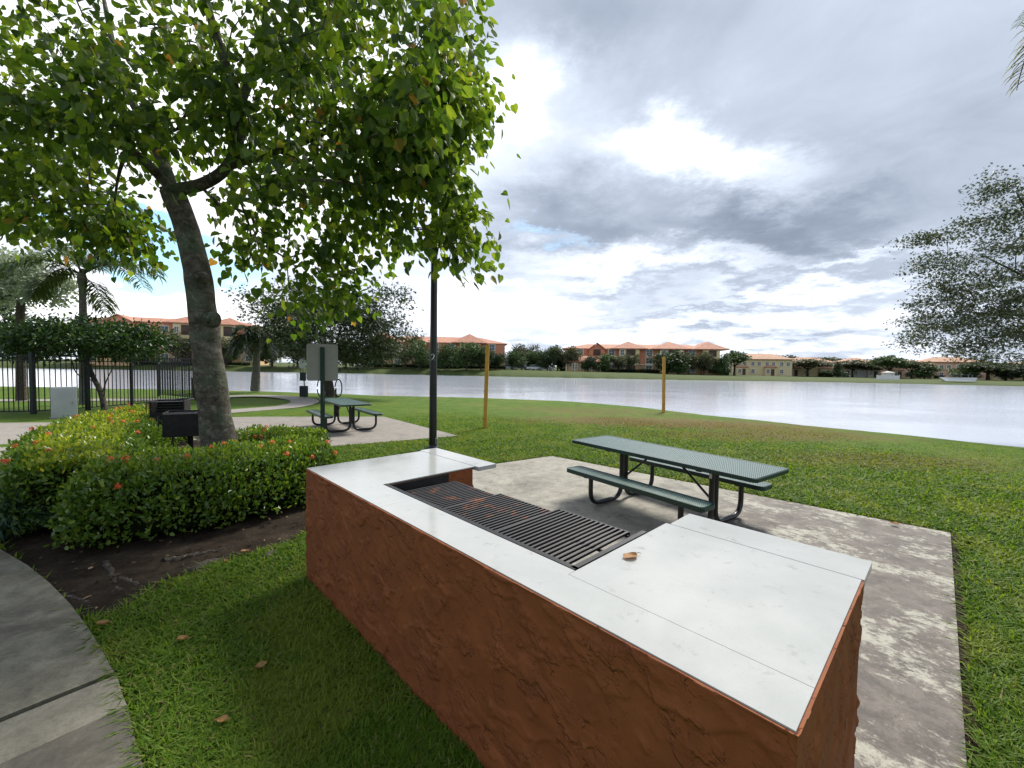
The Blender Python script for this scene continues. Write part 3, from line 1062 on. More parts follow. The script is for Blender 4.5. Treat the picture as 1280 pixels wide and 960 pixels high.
# ================================================================== picnic tables
def expanded_metal():
    m, t, p = mat_new('green_expanded_metal')
    co = coords(t)
    s = t.n('ShaderNodeSeparateXYZ'); t.l(co, s.inputs[0])
    a = t.m('DIVIDE', s.outputs[0], 0.019); b = t.m('DIVIDE', s.outputs[1], 0.040)
    def tri(v): return t.m('ABSOLUTE', t.m('SUBTRACT', t.m('FRACT', v), 0.5))
    d1 = t.m('ADD', tri(a), tri(b))
    d2 = t.m('ADD', tri(t.m('ADD', a, 0.5)), tri(t.m('ADD', b, 0.5)))
    hole = t.m('LESS_THAN', t.m('MINIMUM', d1, d2), 0.25)
    t.l(t.mix(t.noise(co, 8.0, 4.0), (0.010, 0.060, 0.048), (0.016, 0.085, 0.068)), p.inputs['Base Color'])
    p.inputs['Roughness'].default_value = 0.30
    p.inputs['Specular IOR Level'].default_value = 0.9
    h = t.m('MINIMUM', d1, d2)
    t.l(t.bump(h, 0.5, 0.006), p.inputs['Normal'])
    base = t.mix(t.noise(co, 8.0, 4.0), (0.036, 0.098, 0.085), (0.050, 0.122, 0.106))
    t.l(t.mix(hole, base, (0.004, 0.008, 0.007)), p.inputs['Base Color'])
    t.l(t.m('ADD', 0.28, t.m('MULTIPLY', hole, 0.6)), p.inputs['Roughness'])
    t.l(t.m('SUBTRACT', 0.9, t.m('MULTIPLY', hole, 0.88)), p.inputs['Specular IOR Level'])
    return m


M_MESH = expanded_metal()


def rrect(w, h, r, seg=6):
    pts = []
    for cx_, cy_, a0 in ((w / 2 - r, h / 2 - r, 0), (-w / 2 + r, h / 2 - r, 90), (-w / 2 + r, -h / 2 + r, 180), (w / 2 - r, -h / 2 + r, 270)):
        for k in range(seg + 1):
            a = math.radians(a0 + 90 * k / seg)
            pts.append((cx_ + r * math.cos(a), cy_ + r * math.sin(a)))
    return pts


def mesh_board(parent, name, w, h, c, z, drop=0.042):
    """perforated sheet (child 'mesh_panel') in a rolled rim"""
    out, inn = rrect(w, h, 0.05), rrect(w - 0.044, h - 0.044, 0.03)
    n = len(out)
    mb = MB()
    ring = [[(p[0], p[1], zz) for p in pp] for pp, zz in ((inn, z - 0.004), (inn, z - 0.001), ([(p[0] * (1 - .01), p[1] * (1 - .01)) for p in out], z), (out, z - 0.008),
                                                           (out, z - drop), ([(p[0] * .985, p[1] * .97) for p in out], z - drop), (inn, z - 0.012))]
    vs = [(p[0] + c[0], p[1] + c[1], p[2]) for r in ring for p in r]
    fs = []
    m_ = len(ring)
    for i in range(m_ - 1):
        for k in range(n):
            fs.append((i * n + k, i * n + (k + 1) % n, (i + 1) * n + (k + 1) % n, (i + 1) * n + k))
    mb.add(vs, fs, False)
    o = mb.build(name, M_GREENP, parent)
    mb = MB()
    mb.add([(p[0] + c[0], p[1] + c[1], z - 0.003) for p in inn], [tuple(range(n))])
    mb.build('mesh_panel', M_MESH, o)
    # stiffener under the sheet
    return o


def bend(pts, r=0.10, k=6):
    """polyline with rounded corners"""
    P = [Vector(p) for p in pts]
    out = [P[0]]
    for i in range(1, len(P) - 1):
        a, b = (P[i - 1] - P[i]).normalized(), (P[i + 1] - P[i]).normalized()
        s, e_ = P[i] + a * r, P[i] + b * r
        for j in range(k + 1):
            u_ = j / k
            out.append(s * (1 - u_) ** 2 + P[i] * 2 * u_ * (1 - u_) + e_ * u_ ** 2)
    return out + [P[-1]]


def picnic_table(loc, rz, L, label, legx, th=0.745, sh=0.44, top_w=0.76, BL=1.86):
    t_ = empty('picnic_table', loc, rz, label, 'picnic table')
    SO = 0.625
    mesh_board(t_, 'tabletop', L, top_w, (0, 0), th)
    for s in (-1, 1):
        mesh_board(t_, 'bench_seat', BL, 0.26, (0, s * SO), sh, 0.05)
    for lx in legx:
        for s in (-1, 1):
            mb = MB()
            mb.tube(bend([(lx, s * 0.045, th - 0.045), (lx, s * 0.045, 0.032), (lx, s * SO, 0.032), (lx, s * SO, sh - 0.03)], 0.17, 8), 0.029, 10)
            mb.build('leg', M_BLACKP, t_)
        mb = MB(); mb.bbox((lx, 0, th - 0.05), (0.06, top_w - 0.10, 0.03), 0.004); mb.build('cross_bracket', M_BLACKP, t_)
        for s in (-1, 1):
            mb = MB(); mb.bbox((lx, s * SO, sh - 0.055), (0.05, 0.22, 0.02), 0.004); mb.build('seat_bracket', M_BLACKP, t_)
        mb = MB(); mb.bbox((lx, 0, 0.42), (0.02, 0.12, 0.40), 0.004); mb.build('gusset_plate', M_BLACKP, t_)
    for s, lx in ((-1, legx[0]), (1, legx[1])):
        mb = MB()
        mb.tube([(lx - s * 0.02, 0, 0.30), (s * 0.14, 0, th - 0.04)], 0.014, 8)
        mb.build('brace', M_BLACKP, t_)
    return t_


TH1 = 0.745
tA, tB = at(737, 546.5, TH1), at(968, 592, TH1)                  # ends of the middle line of the tabletop
tdir = (tB - tA).normalized()
tmid = (tA + tB) / 2
print('table1', (tB - tA).length, 'mid', tmid, 'ang', math.degrees(math.atan2(tdir.y, tdir.x)), 'counter', math.degrees(CR))
pt1 = picnic_table((tmid.x, tmid.y, 0.018), math.atan2(tdir.y, tdir.x), (tB - tA).length, 'green perforated metal picnic table on the slab beside the stucco counter', (-0.60, 0.63), TH1 - 0.018)
mb = MB(); mb.box((0.63, -0.0765, 0.585), (0.03, 0.003, 0.06)); mb.build('sticker', M_WHITE, pt1)
tA2, tB2 = at(411, 496.3, TH1), at(453, 507.3, TH1)
td2 = (tB2 - tA2).normalized(); tm2 = (tA2 + tB2) / 2
print('table2', (tB2 - tA2).length, tm2, math.degrees(math.atan2(td2.y, td2.x)))
pt2 = picnic_table((tm2.x, tm2.y, 0.018), math.atan2(td2.y, td2.x), 2.3, 'green metal picnic table on the farther slab, behind the sign post', (-0.72, 0.72), TH1 - 0.018)

# ================================================================== sign seen from behind
sp = at(403.5, 571, 0)
sg = empty('park_sign', (sp.x, sp.y, 0), math.atan2(sp.x, sp.y) * -1, 'blank grey back of a metal sign on a dark green channel post', 'sign')
Y0 = sp.y
top = at_d(404, 434, Y0).z
mb = MB()
mb.bbox((0, -0.022, top / 2 - 0.05), (0.075, 0.006, top + 0.1), 0.002)
for s in (-1, 1): mb.bbox((s * 0.036, -0.008, top / 2 - 0.05), (0.006, 0.03, top + 0.1), 0.002)
po = mb.build('post', simple('green_channel_post', (0.012, 0.038, 0.028), 0.5, 0.2, 0.3), sg)
mb = MB()
for k in range(9): mb.lathe((0.012, -0.0262, 0), [(0.0001, 0), (0.006, 0)], 8)
mb.v, mb.f, mb.sm = [], [], []
for k in range(12):
    mb.box((0.016, -0.0262, top - 0.72 - k * 0.026), (0.012, 0.002, 0.010))
mb.build('punched_hole', M_SIGNBACK, po)
z0, z1 = at_d(404, 476, Y0).z, at_d(404, 430, Y0).z
wS = (at_d(422, 450, Y0) - at_d(386, 450, Y0)).length
mb = MB()
pp = rrect(wS, z1 - z0, 0.045)
vs = [(p[0], 0.009, p[1] + (z0 + z1) / 2) for p in pp] + [(p[0], 0.013, p[1] + (z0 + z1) / 2) for p in pp]
n = len(pp)
mb.add(vs, [tuple(range(n)), tuple(range(n, 2 * n))[::-1]] + [(i, n + i, n + (i + 1) % n, (i + 1) % n) for i in range(n)])
mb.build('sign_panel', M_SIGNBACK, sg)

# ================================================================== lamp post with its number
lp = at(541, 561, 0)
lampo = empty('lamp_post', (lp.x, lp.y, 0), 0, 'tall round black lamp post numbered 2 on the lawn behind the counter', 'lamp post')
mb = MB()
mb.tube([(0, 0, -0.1), (0, 0, 2.5), (0, 0, 6.0), (0, 0, 9.2)], [0.082, 0.072, 0.058, 0.045], 20)
mb.build('pole', M_BLACKP, lampo)
mb = MB(); mb.lathe((0, 0, 0), [(0.15, 0.0), (0.15, 0.03), (0.10, 0.06), (0.085, 0.09)], 20); mb.build('base_collar', M_BLACKP, lampo)
mb = MB()
mb.bbox((0.085, -0.03, 0.17), (0.05, 0.07, 0.13), 0.006)
mb.build('outlet_box', simple('grey_outlet', (0.22, 0.22, 0.21), 0.5), lampo)
mb = MB()
mb.tube([(0, 0, 9.1), (0.25, 0, 9.35), (0.7, 0, 9.4)], 0.03, 10)
mb.build('arm', M_BLACKP, lampo)
mb = MB(); mb.bbox((0.95, 0, 9.38), (0.65, 0.3, 0.12), 0.04); mb.build('lamp_head', M_BLACKP, lampo)
fc = bpy.data.curves.new('number_two', 'FONT')
fc.body = '2'; fc.align_x = 'CENTER'; fc.align_y = 'CENTER'; fc.size = 0.19; fc.extrude = 0.001
fo = bpy.data.objects.new('number_two', fc); COL.objects.link(fo)
bpy.context.view_layer.update()
nm = bpy.data.meshes.new_from_object(fo.evaluated_get(bpy.context.evaluated_depsgraph_get()))
bpy.data.objects.remove(fo)
zN = at_d(539, 447, lp.y).z
Mx = Matrix.Rotation(PI / 2, 4, 'X')
rp = 0.0735
aN = math.atan2(-lp.y, -lp.x) - 0.12
for v in nm.vertices:
    x, y, z = v.co
    a = aN + x / rp                                          # wrapped round the pole
    rr = rp + 0.002 + z
    v.co = (math.cos(a) * rr, math.sin(a) * rr, zN + y)
nm.name = 'number'
link('number', nm, M_WHITE, lampo)

# ================================================================== yellow volleyball posts
for (bx_, by_, tx_, ty_, lab) in ((606, 536, 609.5, 431, 'yellow wooden net post on the lawn near the picnic table, leaning a little'),
                                  (829.5, 513.5, 830, 446, 'yellow wooden net post at the lawn edge beside the water')):
    b = at(bx_, by_, -0.02); tp = at_d(tx_, ty_, b.y + 0.05)
    o = empty('net_post', b, 0, lab, 'post', 'yellow net posts on the lawn')
    d = tp - b
    mb = MB(); mb.bar((0, 0, -0.15), d, 0.105, 0.105); mb.build('post', M_YELLOW, o)
    for k in (0.93, 0.45):
        mb = MB(); mb.tube([d * k + Vector((-0.045, -0.045, 0)), d * k + Vector((-0.055, -0.085, 0)), d * k + Vector((-0.055, -0.085, -0.03))], 0.006, 6)
        mb.build('hook', M_CHROME, o)

# ================================================================== charcoal grills in the hedge
def charcoal_grill(px0, px1, py0, py1, Y, lab, rz, louvre):
    c = at_d((px0 + px1) / 2, py1, Y)
    ztop = at_d((px0 + px1) / 2, py0, Y).z
    w = (at_d(px1, py0, Y) - at_d(px0, py0, Y)).length
    h = ztop - c.z
    o = empty('charcoal_grill', (c.x, c.y, 0), rz, lab, 'grill', 'black charcoal grills on posts')
    mb = MB()
    for x, y, sx, sy in ((0, w * 0.33, w, 0.012), (-w / 2, 0, 0.012, w * 0.66), (w / 2, 0, 0.012, w * 0.66), (0, -w * 0.33, w, 0.012)):
        hh = h if not (y < 0) else h * (0.95 if not louvre else 0.7)
        mb.bbox((x, y, c.z + hh / 2), (sx, sy, hh), 0.003)
    mb.box((0, 0, c.z + 0.012), (w, w * 0.66, 0.012))
    mb.build('firebox', M_SOOT, o)
    mb = MB()
    k0 = 9
    for k in range(k0):
        y = -w * 0.30 + w * 0.6 * k / (k0 - 1)
        mb.bar((-w / 2 + 0.01, y, ztop - 0.03), (w / 2 - 0.01, y, ztop - 0.03), 0.012, 0.012)
    if louvre:
        for k in range(4):
            mb.bar((-w / 2 - 0.02, -w * 0.30, ztop - 0.03 - k * 0.05), (w / 2 + 0.02, -w * 0.30, ztop - 0.02 - k * 0.05), 0.05, 0.014)
    mb.build('cooking_grate', M_BLACK, o)
    mb = MB(); mb.tube([(0, 0, -0.1), (0, 0, c.z)], 0.04, 10); mb.build('post', M_BLACK, o)
    mb = MB(); mb.tube([(-w / 2, -w * 0.2, ztop - 0.05), (-w / 2 - 0.05, -w * 0.35, ztop - 0.05), (-w / 2 - 0.05, -w * 0.35, ztop - 0.2)], 0.01, 6); mb.build('handle', M_BLACK, o)


charcoal_grill(197, 231, 500, 545, 8.0, 'black charcoal grill with stacked slats behind the hedge, left one of two', 0.35, True)
charcoal_grill(214, 262, 514, 543, 6.9, 'black charcoal grill with a plain firebox beside the big tree trunk', 0.5, False)

# ================================================================== pet waste station behind the sign
b = at(382, 497, 0)
o = empty('pet_waste_station', b, 0, 'pet waste station with pale sign plate and dark boxes beside the curved path', 'dispenser')
zt_ = at_d(378, 449, b.y)
d = Vector((zt_.x - b.x, 0, zt_.z))
mb = MB(); mb.bar((0, 0, -0.1), d, 0.05, 0.05); mb.build('post', simple('galvanised_post', (0.4, 0.4, 0.4), 0.5, 0.3), o)
def along(k): return d * k
mb = MB(); mb.bbox(along(0.88) + Vector((0, -0.04, 0)), (0.30, 0.02, 0.46), 0.005); mb.build('sign_plate', simple('pale_plate', (0.6, 0.62, 0.58), 0.5, 0.0, 0.15, 9.0), o)
mb = MB(); mb.bbox(along(0.55) + Vector((0, -0.09, 0)), (0.28, 0.14, 0.42), 0.02); mb.build('bag_box', simple('dark_green_box', (0.012, 0.03, 0.035), 0.4), o)
mb = MB(); mb.bbox(along(0.17) + Vector((0.0, -0.13, 0)), (0.36, 0.22, 0.55), 0.03); mb.build('waste_bin', simple('dark_bin', (0.012, 0.016, 0.024), 0.4), o)

# loop rack beyond the farther table
b = at(412, 499, 0)
o = empty('loop_rack', b, 0.1, 'black looped metal rack on the grass behind the farther picnic table', 'rack')
for s in (-1, 1):
    mb = MB()
    pts = [(s * 0.42 + 0.16 * math.cos(a) * 1.0, 0, 0.55 + 0.42 * math.sin(a)) for a in np.linspace(-PI * 0.95, PI * 0.95, 22)]
    mb.tube(pts, 0.028, 8)
    mb.build('loop', M_BLACKP, o)
mb = MB(); mb.bar((-0.42, 0, 0.12), (0.42, 0, 0.12), 0.06, 0.05); mb.bar((-0.3, 0, -0.05), (-0.3, 0, 0.55), 0.05, 0.05); mb.bar((0.3, 0, -0.05), (0.3, 0, 0.55), 0.05, 0.05)
mb.build('base_bar', M_BLACKP, o)

# grey utility cabinet by the fence
b = at(77, 524, 0)
wB = (at_d(92, 500, b.y) - at_d(63, 500, b.y)).length * 0.80
hB = at_d(77, 484, b.y).z
o = empty('utility_cabinet', (b.x - 0.12, b.y + 0.2, 0), 0.82, 'pale grey metal utility cabinet standing in front of the picket fence', 'cabinet')
mb = MB(); mb.bbox((0, 0, hB / 2), (wB, 0.24, hB), 0.015); mb.build('body', M_GREYBOX, o)
mb = MB(); mb.bbox((0, -0.126, hB / 2 + 0.03), (wB - 0.08, 0.012, hB - 0.14), 0.004); dd = mb.build('door', M_GREYBOX, o)
mb = MB(); mb.bbox((wB * 0.3, -0.14, hB * 0.5), (0.03, 0.02, 0.12), 0.004); mb.build('handle', M_CHROME, dd)
mb = MB(); mb.box((0, 0, 0.02), (wB + 0.08, 0.32, 0.05)); mb.build('plinth', M_PATH, o)

# ================================================================== picket fence
M_FENCE = simple('black_fence', (0.011, 0.015, 0.017), 0.4, 0.3, 0.3)
FPTS = [at(-130, 519), at(-45, 518.5), at(42, 518), at(110, 513.0), at(165, 508), at(245, 499.5), at(198, 495)]
FH = 1.86
fen = empty('picket_fence', FPTS[2], 0, 'black metal picket fence running behind the hedge on the left', 'fence')
O3 = FPTS[2]
for i, p in enumerate(FPTS):
    mb = MB(); q = p - O3
    big = i in (2, 3)
    mb.bbox((q.x, q.y, FH / 2 + 0.03), ((0.11 if big else 0.08),) * 2 + (FH + 0.1,), 0.008)
    mb.build('post', M_FENCE, fen)
for a, b in zip(FPTS[:-1], FPTS[1:]):
    a, b = a - O3, b - O3
    mb = MB()
    L_ = (b - a).length
    for z, hh in ((0.10, 0.035), (FH - 0.16, 0.035), (FH - 0.01, 0.04)):
        mb.bar(a + Vector((0, 0, z)), b + Vector((0, 0, z)), 0.03, hh)
    n = int(L_ / 0.125)
    for k in range(1, n):
        p = a.lerp(b, k / n)
        mb.box((p.x, p.y, FH / 2 + 0.03), (0.019, 0.019, FH - 0.1))
    mb.build('picket_panel', M_FENCE, fen)

# weathered storage bin beyond the fence corner
b = at(232, 500, 0)
o = empty('storage_box', (b.x - 0.3, b.y + 1.6, 0), 0.5, 'small brown wooden slatted box standing behind the picket fence corner', 'box')
mb = MB()
for k in range(7): mb.bbox((-0.42 + k * 0.14, 0, 0.5), (0.13, 0.6, 0.86), 0.008)
mb.build('slatted_side', simple('weathered_boards', (0.10, 0.075, 0.055), 0.8, 0, 0.3, 4.0), o)
mb = MB(); mb.bbox((0, 0, 0.95), (1.05, 0.68, 0.04), 0.01); mb.build('lid', simple('box_lid', (0.18, 0.17, 0.16), 0.7), o)

# ================================================================== dry leaf on the counter, fallen leaves
M_DRY = leaf_mat('dry_leaf', [(0.0, (0.16, 0.075, 0.03)), (0.5, (0.30, 0.15, 0.06)), (1.0, (0.36, 0.24, 0.10))], 0.15, 0.7, (1, 0.9, 0.7))


def dry_leaf(p, size, rz, label, group=None, curl=0.25):
    n = 7
    vs, fs = [], []
    for i in range(n):
        u_ = i / (n - 1)
        wd = 0.36 * math.sin(PI * min(1, u_ * 0.92 + 0.06)) ** 0.75
        for s in (-1, -0.5, 0, 0.5, 1):
            vs.append(((u_ - 0.5) * size, s * wd * size, 0.004 + curl * size * (abs(s) ** 2) * 0.35 + 0.05 * size * math.sin(u_ * 7 + s)))
    for i in range(n - 1):
        for k in range(4): fs.append((i * 5 + k, (i + 1) * 5 + k, (i + 1) * 5 + k + 1, i * 5 + k + 1))
    o = empty('dry_leaf', p, rz, label, 'leaf', group)
    mb = MB(); mb.add(vs, fs, True); mb.build('blade', M_DRY, o)
    mb = MB(); mb.tube([(0.48 * size, 0, 0.006), (0.62 * size, 0.02 * size, 0.012), (0.82 * size, -0.03 * size, 0.006)], 0.0016, 5); mb.build('stalk', M_DRY, o)
    return o


dry_leaf(at(788, 697, HC) + Vector((0, 0, 0.002)), 0.075, 0.5, 'curled tan dry leaf lying on the white counter top beside the grate')
LEAVES = [((1118, 656), .11, 'tan dry leaf on the far edge of the picnic slab near its corner'),
          ((326, 836), .09, 'brown dry leaf half sunk in the grass left of the counter, near its foot'),
          ((278, 905), .075, 'pale dry leaf in the grass at the bottom of the photo'),
          ((128, 783), .085, 'yellow dry leaf in the grass touching the walkway edge'),
          ((228, 802), .08, 'brown dry leaf in the middle of the shaded grass'),
          ((306, 691), .085, 'orange dry leaf on the soil bed beside the surface root'),
          ((283, 704), .06, 'small pale dry leaf on the soil where the grass starts'),
          ((628, 569), .10, 'yellowish dry leaf on the lawn just behind the counter arm')]
for (q, s, lb) in LEAVES:
    dry_leaf(at(*q, 0.03) + Vector((0, 0, 0.012)), s * 0.72, rnd.uniform(0, 6), lb, None, rnd.uniform(0.4, 1.1))
# ================================================================== plants
M_BARK = None


def bark(name, stops, scale=9.0, bump=0.8, lichen=None):
    m, t, p = mat_new(name)
    P = coords(t)
    mp = t.n('ShaderNodeMapping'); mp.inputs['Scale'].default_value = (1, 1, 1.6)
    t.l(P, mp.inputs['Vector'])
    n1 = t.noise(mp.outputs[0], scale, 7.0, 0.68, 0.3)
    n2 = t.noise(P, scale * 6, 5.0, 0.7)
    n3 = t.noise(P, scale * 2.6, 6.0, 0.75, 0.6)
    c = t.ramp(n1, stops)
    if lichen:
        l_ = t.noise(P, scale * 0.45, 5.0, 0.65)
        c = t.mix(t.m('MULTIPLY', t.step(l_, 0.46, 0.62), 0.6), c, lichen)
    c = t.mix(t.m('MULTIPLY', t.step(n2, 0.5, 0.72), 0.5), c, t.mix(0.55, c, (0.01, 0.009, 0.007)))
    c = t.mix(t.m('MULTIPLY', t.step(n3, 0.55, 0.64), 0.55), c, (0.23, 0.22, 0.19))
    c = t.mix(t.m('MULTIPLY', t.m('SUBTRACT', 1.0, t.step(n3, 0.36, 0.46)), 0.6), c, (0.022, 0.018, 0.014))
    t.l(c, p.inputs['Base Color'])
    p.inputs['Roughness'].default_value = 0.92
    p.inputs['Specular IOR Level'].default_value = 0.2
    nb = t.bump(n2, bump * 0.6, 0.01); nb = t.bump(n1, bump, 0.03, nb)
    t.l(nb, p.inputs['Normal'])
    return m


M_BARK = bark('grey_bark', [(0.3, (0.026, 0.021, 0.016)), (0.5, (0.078, 0.066, 0.052)), (0.72, (0.19, 0.172, 0.145))], 5.0, 1.0, (0.085, 0.115, 0.07))
M_BARK2 = bark('dark_bark', [(0.3, (0.035, 0.028, 0.022)), (0.7, (0.10, 0.08, 0.062))])
M_PALMBARK = bark('palm_bark', [(0.3, (0.10, 0.09, 0.08)), (0.7, (0.24, 0.225, 0.20))], 5.0)
M_BIGLEAF = leaf_mat('broad_leaf', [(0.0, (0.028, 0.062, 0.012)), (0.45, (0.064, 0.118, 0.017)), (0.8, (0.108, 0.165, 0.021)), (0.985, (0.17, 0.21, 0.03)), (0.992, (0.26, 0.13, 0.04))],
                     0.55, 0.45, (1.0, 1.0, 0.40), 0.35, (0.8, 0.5, 0.68, (0.14, 0.20, 0.03)))
M_OAKLEAF = leaf_mat('oak_leaf', [(0.0, (0.018, 0.034, 0.013)), (0.6, (0.038, 0.062, 0.022)), (1.0, (0.075, 0.10, 0.035))], 0.22, 0.5)
M_RTLEAF = leaf_mat('fine_leaf', [(0.0, (0.014, 0.026, 0.009)), (0.6, (0.035, 0.056, 0.015)), (1.0, (0.085, 0.10, 0.028))], 0.22, 0.5)
M_SILVER = leaf_mat('silver_leaf', [(0.0, (0.13, 0.17, 0.12)), (0.6, (0.25, 0.30, 0.22)), (1.0, (0.38, 0.42, 0.33))], 0.35, 0.6, (1, 1, .8))
M_DARKLEAF = leaf_mat('dark_leaf', [(0.0, (0.012, 0.034, 0.010)), (0.6, (0.030, 0.070, 0.016)), (1.0, (0.060, 0.11, 0.022))], 0.22, 0.42)
M_PALMLEAF = leaf_mat('palm_leaf', [(0.0, (0.035, 0.06, 0.018)), (0.6, (0.07, 0.115, 0.03)), (1.0, (0.13, 0.165, 0.05))], 0.3, 0.45)
M_PALMLEAF_D = leaf_mat('dark_palm_leaf', [(0.0, (0.016, 0.034, 0.014)), (0.6, (0.032, 0.062, 0.022)), (1.0, (0.06, 0.09, 0.03))], 0.22, 0.5)
M_DRYPALM = leaf_mat('dry_palm_leaf', [(0.0, (0.10, 0.07, 0.03)), (0.6, (0.16, 0.14, 0.05)), (1.0, (0.20, 0.20, 0.07))], 0.3, 0.6)


class Tree:
    """trunk path plus branches that each grow to a leaf cluster from the nearest wood"""

    def __init__(self, seed):
        self.rng = np.random.default_rng(seed)
        self.pos, self.par, self.chains, self.tips = [], [], [], []
        self.fixed = {}

    def path(self, pts, r0, r1, sub=4, start=None):
        P = smooth([Vector(p) for p in pts], 2)
        ids = []
        prev = start
        for i, p in enumerate(P):
            self.pos.append(np.array(p)); self.par.append(prev if prev is not None else -1)
            k = len(self.pos) - 1
            self.fixed[k] = r0 + (r1 - r0) * i / (len(P) - 1)
            ids.append(k); prev = k
        self.chains.append(([start] if start is not None else []) + ids)
        return ids

    def nearest(self, p):
        A = np.array(self.pos)
        return int(np.argmin(np.linalg.norm(A - np.array(p), axis=1)))

    def grow(self, centers, sag=0.12, skip=0, wiggle=0.08):
        root = np.array(self.pos[skip])
        C = np.array(centers)
        C = C[np.argsort(np.linalg.norm(C - root, axis=1))]
        for c in C:
            A = np.array(self.pos[skip:])
            d = np.linalg.norm(A - c, axis=1) + 0.35 * np.maximum(0, A[:, 2] - c[2])
            k = int(np.argmin(d)) + skip
            a = self.pos[k]
            dist = np.linalg.norm(c - a)
            n = max(2, min(6, int(dist / 0.35) + 1))
            mid = (a + c) / 2 + np.array([0, 0, sag * dist]) + self.rng.normal(0, wiggle * dist, 3)
            ids = []
            prev = k
            for i in range(1, n + 1):
                u_ = i / n
                p = a * (1 - u_) ** 2 + mid * 2 * u_ * (1 - u_) + c * u_ ** 2
                self.pos.append(p); self.par.append(prev)
                prev = len(self.pos) - 1
                ids.append(prev)
            self.chains.append([k] + ids)
            self.tips.append((c, unit(c - a)))

    def wood(self, mb, rt=0.006, pw=0.5, seg=6, trunk_seg=18, wob=0.0):
        n = len(self.pos)
        w = np.zeros(n)
        has = np.zeros(n, bool)
        for i in range(n):
            if self.par[i] >= 0: has[self.par[i]] = True
        for i in range(n - 1, -1, -1):
            if not has[i]: w[i] += 1
            if self.par[i] >= 0: w[self.par[i]] += w[i]
        for ch in self.chains:
            fx = ch[-1] in self.fixed
            rs = []
            for j, i in enumerate(ch):
                if i in self.fixed and fx: rs.append(self.fixed[i])
                elif j == 0: rs.append(rt * w[ch[1]] ** pw)
                else: rs.append(rt * w[i] ** pw)
            if fx and ch[0] not in self.fixed: pass
            rs = [min(r, rs[0] if not fx else 9) for r in rs]
            mb.tube([self.pos[i] for i in ch], rs, trunk_seg if fx and rs[0] > 0.1 else seg, True, wob if fx else 0.0)


def ellips(rng, c, r, n, shell=0.45):
    d = unit(rng.normal(0, 1, (n, 3)))
    u_ = (shell ** 3 + (1 - shell ** 3) * rng.random(n)) ** (1 / 3)
    return np.array(c)[None, :] + d * u_[:, None] * np.array(r)[None, :]


def cluster_leaves(rng, tips, n, rad, size, tpl, droop=0.6, flat=0.7, out=0.6, nrm_up=1.0):
    pos, ax, nr, sz = [], [], [], []
    for c, d in tips:
        k = max(3, int(n * rng.uniform(0.6, 1.4)))
        o = rng.normal(0, 0.5, (k, 3)) * np.array([rad, rad, rad * flat])
        pos.append(c[None, :] + o)
        a = unit(o + 1e-6) * out + d[None, :] * 0.3 + rng.normal(0, 0.5, (k, 3))
        a[:, 2] -= droop
        ax.append(a)
        nn = rng.normal(0, 0.55, (k, 3)); nn[:, 2] += nrm_up
        nr.append(nn)
        sz.append(rng.uniform(size[0], size[1], k))
    return leaf_arrays(np.concatenate(pos), np.concatenate(ax), np.concatenate(nr), np.concatenate(sz), tpl)


# ------------------------------------------------------------------ the big tree
T = Tree(5)
TY = 5.75
trk = [at_d(281, 603, TY), at_d(277, 575, TY), at_d(269, 520, TY), at_d(260, 450, TY), at_d(253, 385, TY), at_d(246, 330, TY), at_d(232, 280, TY), at_d(215, 238, TY)]
base = Vector((trk[0].x + 0.02, TY, -0.05))
tid = T.path([base] + trk[1:], 0.30, 0.185)
# taper with a flare at the foot
for j, k in enumerate(tid):
    h = T.pos[k][2]
    T.fixed[k] = 0.205 + 0.13 * math.exp(-max(h, 0) / 0.35) - 0.017 * min(h, 4)
fork = tid[-1]
l1 = T.path([T.pos[fork], at_d(172, 190, 5.6), at_d(95, 150, 5.4), at_d(0, 118, 5.2), at_d(-120, 60, 5.0)], 0.065, 0.025, start=fork)
l2 = T.path([T.pos[fork], at_d(255, 232, 5.7), at_d(292, 205, 5.7), at_d(305, 140, 5.6), at_d(278, 70, 5.4), at_d(250, -20, 5.2), at_d(240, -130, 5.0)], 0.085, 0.035, start=fork)
l3 = T.path([T.pos[l2[len(l2) // 3]], at_d(340, 190, 5.8), at_d(398, 172, 5.7), at_d(470, 120, 5.5), at_d(530, 60, 5.3)], 0.07, 0.010, start=l2[len(l2) // 3])
l4 = T.path([T.pos[l3[len(l3) // 3]], at_d(400, 215, 5.9), at_d(470, 240, 5.8), at_d(505, 238, 5.7)], 0.035, 0.006, start=l3[len(l3) // 3])
l5 = T.path([T.pos[fork], at_d(200, 190, 6.4), at_d(150, 100, 7.2), at_d(130, 0, 7.8)], 0.09, 0.03, start=fork)
l6 = T.path([T.pos[l2[len(l2) // 2]], at_d(330, 60, 6.2), at_d(400, -30, 6.4), at_d(430, -120, 6.2)], 0.06, 0.012, start=l2[len(l2) // 2])
l7 = T.path([T.pos[l1[len(l1) // 3]], at_d(148, 215, 6.0), at_d(142, 262, 6.2)], 0.035, 0.006, start=l1[len(l1) // 3])
